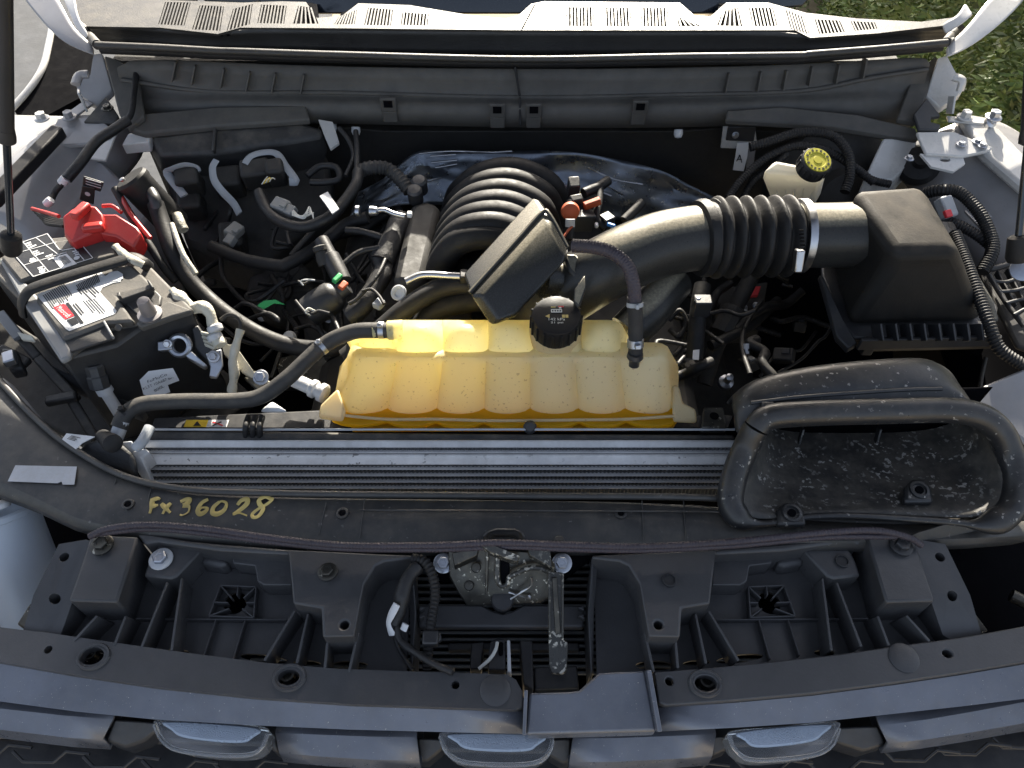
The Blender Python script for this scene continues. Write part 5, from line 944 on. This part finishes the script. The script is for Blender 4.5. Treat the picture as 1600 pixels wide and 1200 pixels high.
for q, (x, y, z, lab) in enumerate(((440,322,1.215,'grey connector with white wires lying in the harness beside the control module'), (366,362,1.17,'pale grey connector hanging below the longest locking lever'))):
    th = thing('grey_connector', Z(x, y, z), lab, 'connector')
    box('connector_shell', Z(x, y, z), (.030, .022, .018), 'connector_grey', th, (.3, 0, -.5 if q == 0 else 1.1), .003); box('connector_nose', Z(x+(-6 if q else 14), y+(14 if q else 8), z), (.016,.018,.014), 'connector_grey', th, (.3,0,-.5), .002); box('connector_key', Z(x+2, y-2, z+.010), (.012,.008,.004), 'connector_grey', th, (.3,0,-.5), .001)
    if q == 0:
        for k in range(6): tube('white_wire', ZZ([(456,326+k*2,1.22), (466+k*2,336+k,1.222), (478+k,338-k*3,1.224), (490,332+k*2,1.22)]), .001, 'wire_white', th, sides=5)
tgl = prism('paper_tag', [(499,306,1.245), (512,299,1.245), (530,326,1.235), (519,334,1.235), (508,318,1.24)], 1.24, .002, 'label_white', None, .0005); tag(tgl, 'blank white paper tag stuck on the thick harness beside the heat shield', 'tag')
for q, (P, r, m, lab) in enumerate((
    ([(405,300,1.215), (415,325,1.21), (435,345,1.21), (470,355,1.21), (505,345,1.215), (530,325,1.22), (555,290,1.23), (560,268,1.235)], .0095, 'tape', 'thick taped harness curving under the white paper tag'),
    ([(330,385,1.17), (380,405,1.17), (435,415,1.172), (450,412,1.175), (490,390,1.18), (540,352,1.19), (575,340,1.20)], .0105, 'rubber', 'bent black heater hose crossing below the control module'),
    ([(556,205,1.25), (558,240,1.24), (556,280,1.23), (548,300,1.225)], .005, 'tape', 'thin taped wire dropping from the cowl push pin beside the brake side'),
    ([(530,200,1.255), (545,220,1.245), (552,245,1.235), (540,275,1.225)], .004, 'tape', 'thin wire looping beside the white cowl bracket'),
    ([(480,275,1.215), (500,260,1.22), (525,262,1.22), (530,280,1.215), (505,285,1.21), (485,285,1.21)], .006, 'tape', 'coiled taped wire loop behind the control module'),
    ([(560,268,1.23), (580,262,1.235), (605,264,1.23), (625,280,1.22), (640,298,1.21)], .0125, 'rubber_grey', 'wide corrugated grey conduit arching onto the heat shield'),
    ([(455,400,1.17), (470,382,1.175), (490,360,1.185)], .005, 'engine_dark', 'short dark bracket rod beside the bent heater hose'),
    ([(345,400,1.16), (348,430,1.15), (365,455,1.14), (385,475,1.13)], .004, 'rubber', 'thin black wire hanging below the heater hose'))):
    k = tube('wiring_harness' if m == 'tape' else 'hose', [Z(*p) for p in P], r, m, None, n=7, wob=.12 if m == 'tape' else 0, corr=.0075 if 'corrugated' in lab else 0, depth=.16); tag(k, lab, 'wiring' if m == 'tape' else 'hose')
mp = thing('heater_pipe', Z(600, 330, 1.2), 'bright metal heater pipe with a flared end on the heat shield', 'pipe')
tube('pipe', ZZ([(585,330,1.235), (600,328,1.236), (615,334,1.232), (632,338,1.228)]), .0042, 'metal', mp); lathe('flare', Z(586,330,1.235), (-1,.05,0), [(.004,-.006), (.007,-.003), (.008,.004), (.008,.008), (.005,.010)], 'zinc', mp, 16); lathe('collar', Z(562,330,1.228), (-1,.05,0), [(.009,0), (.009,.006)], 'zinc', mp, 16); box('end_clip', Z(640,335,1.235), (.008,.010,.008), 'white_plastic', mp)
lf = prism('green_leaf', [(401,478,1.15), (412,470,1.152), (430,468,1.155), (446,476,1.15), (428,474,1.153), (414,482,1.15), (405,486,1.148)], 1.15, .0006, 'green_plastic', None, 0); tag(lf, 'curled bright green leaf lying among the dark hoses', 'leaf')
# accumulator with its pipe
au = thing('accumulator', Z(270, 420, 1.1), 'black refrigerant accumulator cylinder with a thick pipe beside the battery', 'accumulator')
d = Z(272,350,1.215)-Z(206,280,1.295)
lathe('canister', Z(206,280,1.295), d, [(.001,-.004), (.024,-.004), (.027,0), (.027,.006), (.0255,.010), (.0255,d.length*1.0), (.022,d.length*1.08)], 'manifold', au, 32)
for x, y in ((192,282), (223,270)): lathe('top_stud', Z(x, y, 1.302), (-.2,-.1,1), [(.004,0), (.004,.003), (.002,.004)], 'metal', au, 8)
lathe('port', Z(228,296,1.275), (.2,-.5,.8), [(.011,-.01), (.011,.004), (.013,.005), (.013,.010), (.007,.012), (.006,.02)], 'plastic', au, 6, smooth=20); tube('port_elbow', ZZ([(236,300,1.28), (242,312,1.278), (246,330,1.265)]), .009, 'plastic', au)
tube('suction_pipe', ZZ([(243,318,1.27), (252,345,1.255), (268,390,1.235), (290,430,1.21), (320,462,1.19), (360,495,1.178), (410,525,1.17), (460,542,1.165), (510,545,1.165), (540,540,1.16)]), .0125, 'rubber', au, n=8, sides=16)
tube('second_pipe', ZZ([(180,295,1.285), (200,330,1.27), (235,385,1.245), (258,420,1.225), (275,440,1.21)]), .0062, 'manifold', au, n=6)
tube('dusty_sleeve', ZZ([(276,336,1.24), (282,350,1.235), (287,360,1.23)]), .008, 'pale_cable', au); tube('dusty_sleeve', ZZ([(268,350,1.254), (285,395,1.24), (306,428,1.222)]), .0042, 'pale_cable', au)
ft = thing('radiator_fitting', Z(490, 605, 1.15), 'silver hose fitting with a knurled nut entering the reservoir end', 'fitting')
lathe('sleeve', Z(460,594,1.185), Z(500,612,1.18)-Z(460,594,1.185), [(.008,-.004), (.010,0), (.010,.026), (.013,.028), (.013,.034), (.010,.036), (.010,.041), (.0135,.042), (.0135,.049), (.009,.052)], 'aluminium', ft, 20)
bolt('bracket_bolt', Z(408,590,1.175), .008, 'zinc', ft, (0,-.5,.8), 1.4); prism('bracket', [(380,590,1.16), (398,578,1.165), (428,600,1.16), (405,612,1.155)], 1.16, .006, 'steel_dark', ft)
ls = thing('lower_engine_clutter', (0, .80, .75), 'dark subframe members and added shade panels deep below the hoses and reservoir', 'subframe')
box('rail', (-.33, .95, .78), (.10, .9, .12), 'engine_dark', ls, bevel=.02); box('rail', (.40, .95, .78), (.10, .9, .12), 'engine_dark', ls, bevel=.02); box('crossmember', (0, .66, .70), (1.0, .10, .12), 'engine_dark', ls, bevel=.02); box('shade_panel', (-.52, .95, .74), (.64, 1.0, .02), 'black_gap', ls)  # the wide flat panel is dark filler added for shade below
prism('shade_sheet', [(1180,360), (1360,360), (1400,580), (1180,580)], .88, .02, 'black_gap', ls, 0); box('shade_panel', (.0, .85, .55), (1.0, 1.0, .02), 'engine_dark', ls); box('shade_panel', (.40, .93, .80), (.56, .75, .02), 'engine_dark', ls)  # black and dark sheets added as shade low in the bay
# ---- right side: brake reservoir, bracket tag, looms
br = thing('brake_reservoir', Z(1235, 300, 1.18), 'milky brake fluid reservoir with a black and yellow cap', 'reservoir')
loft('tank', [ZZ([(1212,250,1.285), (1292,266,1.28), (1284,278,1.275), (1192,268,1.275)]), ZZ([(1206,262,1.262), (1291,275,1.256), (1282,288,1.252), (1190,280,1.255)]), ZZ([(1216,290,1.20), (1284,300,1.20), (1268,330,1.19), (1206,318,1.19)])], 'reservoir_plastic', br, .006, 3)
for k in range(5): bar('tank_rib', Z(1212+k*15,284+k*1.6,1.245), Z(1216+k*12,312+k*1.4,1.208), .003, .003, 'reservoir_plastic', br)
cx_ = Vector((.1,-.35,.95)); cpp = lathe('cap', Z(1268,262,1.288), cx_, [(.022,-.006), (.0245,-.004), (.0245,.017), (.0225,.020), (.001,.020)], 'plastic', br, 32); q = lathe('cap_disc', Z(1268,262,1.288)+cx_.normalized()*.0202, cx_, [(.0215,0), (.021,.0012), (.0135,.0013), (.013,.0006), (.007,.0006), (.0065,.0013), (.001,.0013)], 'yellow_cap', None, 32); q.parent = cpp
for k in range(16):
    a = 2*PI*k/16; u = cx_.normalized().cross(Vector((0,1,.3))).normalized(); v = cx_.normalized().cross(u); d = u*math.cos(a)+v*math.sin(a); c0 = Z(1268,262,1.288)
    q = bar('cap_grip', c0+d*.0245, c0+d*.0245+cx_.normalized()*.016, .003, .003, 'plastic', None, .0005, up=d); q.parent = cpp
    q = bar('cap_print', c0+d*.0155+cx_.normalized()*.0217, c0+d*(.0175+.0018*(k % 2))+cx_.normalized()*.0217, .003, .0004, 'ink', None, 0, up=cx_); q.parent = cpp
bk = thing('module_bracket', Z(1155, 220, 1.2), 'white bracket with a black pad carrying a white tag marked A', 'bracket')
wallp('plate', [(1130,197), (1180,197), (1183,225), (1175,234), (1126,232)], 1.235, .004, 'paint_white', bk, .002); wallp('pad', [(1138,198), (1182,198), (1178,222), (1134,220)], 1.231, .004, 'plastic', bk, .002); bolt('stud', Y(1149,211,1.230), .005, 'zinc', bk, (0,-1,.2), 1.3); wallp('leg', [(1168,225), (1182,225), (1176,270), (1166,270)], 1.238, .004, 'primer_or_shade', bk, .001)
tg = wallp('white_tag', [(1152,224), (1170,223), (1168,245), (1162,268), (1145,266), (1149,245)], 1.222, .002, 'label_white', bk, .0008)
for a, b in (((1151,252), (1156,242)), ((1156,242), (1159,254)), ((1152,249), (1159,249))): bar('tag_letter', Y(*a, 1.2205), Y(*b, 1.2205), .0016, .0008, 'ink', bk, 0, up=(0,1,0))
for q, (P, r, lab) in enumerate((
    ([(1172,230,1.255), (1200,222,1.262), (1250,207,1.27), (1300,212,1.268), (1325,240,1.255), (1328,275,1.235), (1320,300,1.22)], .0085, 'black corrugated loom arching over the brake reservoir cap'),
    ([(1138,310,1.21), (1160,280,1.225), (1200,245,1.245), (1245,228,1.255), (1290,235,1.25), (1330,258,1.235), (1365,285,1.215)], .0075, 'black corrugated loom passing behind the brake reservoir'),
    ([(1160,312,1.20), (1178,282,1.218), (1205,262,1.23), (1230,240,1.245)], .007, 'short corrugated loom beside the milky brake reservoir'),
    ([(1445,302,1.22), (1470,297,1.235), (1500,302,1.238), (1530,332,1.23), (1548,370,1.215), (1550,395,1.205), (1535,425,1.19)], .0105, 'thick corrugated loom looping along the inner fender beside the air box'),
    ([(1480,345,1.21), (1505,355,1.212), (1530,370,1.208), (1545,382,1.2)], .009, 'short corrugated loom below the grey and red connector'),
    ([(1492,365,1.268), (1508,405,1.265), (1525,450,1.258), (1545,505,1.245), (1562,545,1.23), (1600,572,1.22)], .009, 'corrugated loom running down the side of the air box lid'),
    ([(1345,270,1.21), (1365,282,1.205), (1390,288,1.20)], .007, 'short loom entering the grommet beside the white cowl bracket'))):
    k = tube('wire_loom', [Z(*p) for p in P], r, 'rubber', None, n=7, corr=.0046, depth=.16); tag(k, lab, 'loom')
gc = thing('fender_connector', Z(1480, 328, 1.2), 'pale grey connector with a red lock beside the right inner fender', 'connector')
box('shell', Z(1478,325,1.225), (.022,.036,.02), 'grey_plastic', gc, (.5,0,.3), .003); box('red_lock', Z(1481,334,1.236), (.012,.012,.006), 'label_red', gc, (.5,0,.3), .001); box('key', Z(1474,316,1.234), (.012,.016,.008), 'grey_plastic', gc, (.5,0,.3), .002)
ld = thing('fender_ledge', Z(1570, 460, 1.1), 'black ribbed plastic ledge between the air box and the fender', 'ledge')
prism('ledge_plate', [(1530,420,1.16), (1600,400,1.17), (1660,420,1.17), (1650,560,1.15), (1590,540,1.15)], 1.14, .01, 'engine_dark', ld, .004)
tube('ledge_rim', ZZ([(1528,420,1.185), (1560,418,1.187), (1600,402,1.192)]), .005, 'plastic', ld); tube('ledge_rim', ZZ([(1545,430,1.18), (1570,470,1.175), (1600,510,1.17)]), .004, 'plastic', ld)
for k in range(4): tube('ledge_rib', ZZ([(1548+k*12,438+k*18,1.178), (1575+k*10,440+k*14,1.18), (1610,425+k*22,1.182)]), .0028, 'plastic', ld, sides=8)
for k in range(3): bar('ledge_rib', Z(1556+k*16,425-k*3,1.178), Z(1586+k*16,480,1.172), .003, .01, 'plastic', ld)
lathe('side_button', Z(1597,422,1.20), (-.3,-.5,.8), [(.018,0), (.018,.004), (.012,.006), (.001,.006)], 'zinc', ld, 20)
prism('front_wing', [(1480,640,1.20), (1540,600,1.21), (1600,575,1.22), (1640,560,1.22), (1640,700,1.18), (1600,690,1.18), (1560,660,1.19)], 1.19, .01, 'primer_or_shade', ld, .004)
tube('wing_cable', ZZ([(1530,645,1.19), (1532,600,1.17), (1540,560,1.16)]), .003, 'rubber', ld)
# dark lower right hoses
for q, (P, r, m, nm, lab) in enumerate((
    ([(1098,445,1.19), (1092,480,1.175), (1088,520,1.155), (1085,560,1.13)], .013, 'rubber', 'hose', 'dark hose with a small white label hanging below the bellows'),
    ([(1190,470,1.10), (1165,510,1.10), (1160,545,1.12), (1172,585,1.13)], .004, 'rubber', 'wiring', 'thin wire with a white ferrule below the bellows'),
    ([(1110,540,1.08), (1170,510,1.08), (1215,470,1.06)], .009, 'rubber', 'hose', 'dark hose lying deep beside the air box'),
    ([(1045,500,1.15), (1062,485,1.16), (1072,505,1.15), (1060,525,1.14), (1046,515,1.14)], .004, 'rubber', 'wiring', 'small dark wire loop behind the reservoir'))):
    k = tube(nm, [Z(*p) for p in P], r, m, None); tag(k, lab, nm)
    if q == 0: prism('hose_label', [(1083,547), (1093,546), (1092,562), (1082,561)], 1.155, .001, 'label_white', k, 0); box('hose_clamp', Z(1096,478,1.19), (.026,.02,.03), 'plastic', k); lathe('clamp_stud', Z(1090,470,1.20), (0,-.6,.8), [(.006,0), (.006,.004), (.003,.006)], 'zinc', k, 6)
    if q == 1: lathe('ferrule', Z(1166,545,1.125), (0,-.6,-.5), [(.0045,-.008), (.0045,0), (.003,0), (.003,.004), (.0045,.004), (.0045,.008)], 'white_plastic', k, 10)
jb = thing('relay_cluster', Z(1170, 470, 1.0), 'row of small round fasteners on a dark red block deep below the bellows', 'block')
prism('block', [(1120,450,1.04), (1200,440,1.05), (1190,505,1.02), (1125,510,1.02)], 1.03, .05, 'engine_dark', jb); prism('red_patch', [(1152,450,1.062), (1190,446,1.062), (1184,462,1.062), (1155,464,1.062)], 1.06, .006, 'label_red', jb)
for x, y in ((1146,486), (1162,482), (1163,489), (1140,497), (1180,478)): lathe('fastener', Z(x, y, 1.05), (0,-.5,.8), [(.006,0), (.006,.005), (.002,.007)], 'zinc', jb, 12)
tube('red_wire', ZZ([(1144,474,1.07), (1150,466,1.075), (1158,458,1.075)]), .004, 'label_red', jb)
lathe('deep_fitting', Z(1135,596,1.06), (0,-.3,.9), [(.012,-.01), (.012,0), (.006,.004), (.006,.02), (.002,.022)], 'zinc', jb, 14)

# ---- more small looms in the dark of the bay
rn = random.Random(3)
for q, (x, y, lab) in enumerate(((420,440,'thin black wire strand hanging near the green leaf'), (455,370,'thin black wire strand below the bent heater hose'), (340,330,'thin black wire strand between the locking levers'), (500,500,'thin black wire strand under the purge valve'), (585,500,'thin black wire strand beside the reservoir hose clamp'),
                              (400,500,'thin black wire strand lying along the suction pipe'), (1120,420,'thin black wire strand under the bellows'), (1230,440,'thin black wire strand beside the air box wing'), (1060,560,'thin black wire strand behind the reservoir end'), (620,400,'thin black wire strand over the valve cover side'), (560,420,'thin black wire strand between the harness trunk and valve'))):
    P = [Z(x+rn.uniform(-35,35), y+rn.uniform(-30,30), 1.12+rn.uniform(-.02,.05)) for _ in range(5)]; k = tube('wire_strand', P, .0035, 'tape', None, n=7, sides=8, wob=.2); tag(k, lab, 'wire')
fr = thing('frame_bracket', Z(470, 560, 1.0), 'dusty steel brackets deep between the suction pipe and reservoir', 'bracket')
prism('plate', [(430,560,1.05), (480,545,1.06), (520,560,1.05), (500,600,1.03), (440,600,1.03)], 1.05, .02, 'steel_dark', fr, .004); bar('strut', Z(440,545,1.08), Z(425,590,1.05), .006, .006, 'steel_dark', fr); lathe('white_cap', Z(452,527,1.12), (0,-.4,.9), [(.010,-.01), (.011,0), (.008,.006), (.001,.007)], 'white_plastic', fr, 18)

al = thing('alternator', Z(440, 480, 1.0), 'dark finned alternator deep below the heater hose', 'alternator')
ax = Vector((.1, -.55, .8)); c0 = Z(440,455,1.06)
lathe('housing', c0, ax, [(.055,-.06), (.062,-.05), (.062,-.01), (.056,.0), (.050,.004), (.022,.006), (.020,.016), (.006,.018)], 'engine_dark', al, 36)
uu = ax.cross(Vector((1, 0, 0))).normalized(); vv = ax.normalized().cross(uu)
for k in range(20):
    a = 2*PI*k/20; d = uu*math.cos(a)+vv*math.sin(a); bar('cooling_fin', c0+d*.024+ax.normalized()*.006, c0+d*.052+ax.normalized()*.002, .003, .006, 'engine_dark', al, 0, up=ax)
for k in range(3): a = 2*PI*k/3+.4; bolt('housing_bolt', c0+(uu*math.cos(a)+vv*math.sin(a))*.058+ax.normalized()*-.008, .005, 'zinc', al, ax)
py_ = thing('drive_pulley', Z(560, 540, 1.0), 'dark grooved drive pulley deep behind the reservoir hose', 'pulley')
lathe('pulley_wheel', Z(560,545,1.05), (.1,-.7,.6), [(.045,-.02), (.048,-.018), (.044,-.014), (.047,-.011), (.044,-.007), (.048,0), (.040,.002), (.034,-.008), (.014,-.008), (.012,.004), (.002,.004)], 'engine_dark', py_, 36)
tube('belt', ZZ([(520,560,1.05), (490,520,1.05), (470,480,1.05)]), .012, 'rubber', py_, flat=.25)
bb = thing('brake_booster', Z(1300, 330, 1.1), 'round black brake booster behind the milky reservoir', 'booster')
lathe('shell', Z(1300,300,1.13), (0,-.8,.35), [(.11,-.06), (.12,-.03), (.118,0), (.09,.02), (.05,.032), (.045,.06), (.02,.064)], 'engine_dark', bb, 40)
ss = thing('steering_shaft', Z(1130, 520, 1.0), 'dark jointed steering shaft below the bellows', 'shaft')
tube('shaft', ZZ([(1180,420,1.12), (1150,480,1.08), (1120,540,1.04), (1100,600,1.0)]), .014, 'engine_dark', ss); lathe('joint', Z(1140,500,1.08), Z(1150,480,1.08)-Z(1120,540,1.04), [(.014,-.03), (.024,-.026), (.024,.02), (.014,.024)], 'engine_dark', ss, 12, smooth=20)
en2 = thing('engine_front_cover', Z(660, 560, 1.0), 'dusty cast engine front cover with bolts deep behind the reservoir', 'engine cover')
prism('casting', [(470,470,1.02), (620,450,1.04), (700,480,1.04), (700,580,1.0), (480,600,1.0)], 1.02, .05, 'engine_dark', en2, .01)
for k in range(9): bolt('cover_bolt', Z(490+k*24, 480+12*math.sin(k*1.7)+k*6, 1.035), .006, 'zinc', en2, (0,-.3,1))
for k in range(5): bar('casting_rib', Z(500+k*36, 475, 1.035), Z(510+k*34, 585, 1.01), .006, .02, 'engine_dark', en2, .002)
rn = random.Random(11)
for k in range(34):
    x, y = (rn.uniform(290, 620), rn.uniform(330, 560)) if k < 22 else (rn.uniform(1040, 1280), rn.uniform(430, 600))
    a0 = rn.uniform(0, 6.3); L = rn.uniform(40, 95); z0 = rn.uniform(1.04, 1.13)
    P = [Z(x+math.cos(a0)*L*t+rn.uniform(-12, 12), y+math.sin(a0)*L*.7*t+rn.uniform(-10, 10), z0+rn.uniform(-.012, .012)) for t in (-1, -.5, 0, .5, 1)]
    r_ = rn.choice((.0025, .0035, .005, .008)); o = tube('bay_wire', P, r_, 'rubber' if r_ > .004 else 'tape', None, n=6, sides=8, wob=.15, corr=.005 if r_ == .005 else 0, depth=.2)
    kind = {.0025: 'hair thin taped wire', .0035: 'thin taped wire', .005: 'narrow corrugated conduit', .008: 'finger thick black hose'}[r_]
    where = ('below the control module levers' if y < 430 else 'beside the purge valve and suction pipe') if k < 22 else ('under the bellows' if y < 510 else 'between the reservoir and the air inlet')
    tag(o, kind+' tangled deep '+where, 'wire', kind+'s '+where)
for k in range(16):
    x, y = (rn.uniform(300, 620), rn.uniform(340, 560)) if k < 10 else (rn.uniform(1050, 1270), rn.uniform(440, 590))
    c = Z(x, y, rn.uniform(1.03, 1.11)); r0 = (rn.uniform(-.5, .5), rn.uniform(-.5, .5), rn.uniform(0, 3)); s0 = rn.uniform(.018, .034)
    where = ('below the control module levers' if y < 430 else 'beside the purge valve and suction pipe') if k < 10 else 'under the bellows and intake duct'
    what = 'dark plug connector with a grey latch' if k % 5 == 0 else 'all black plug connector'
    o = thing('bay_connector', c, what+' tucked deep '+where, 'connector', what+'s '+where)
    box('plug_body', c, (s0, s0*.7, s0*.6), 'engine_dark', o, r0, .003); box('plug_latch', c+Vector((0, 0, s0*.34)), (s0*.4, s0*.3, s0*.2), 'connector_grey' if k % 5 == 0 else 'plastic', o, r0, .001)
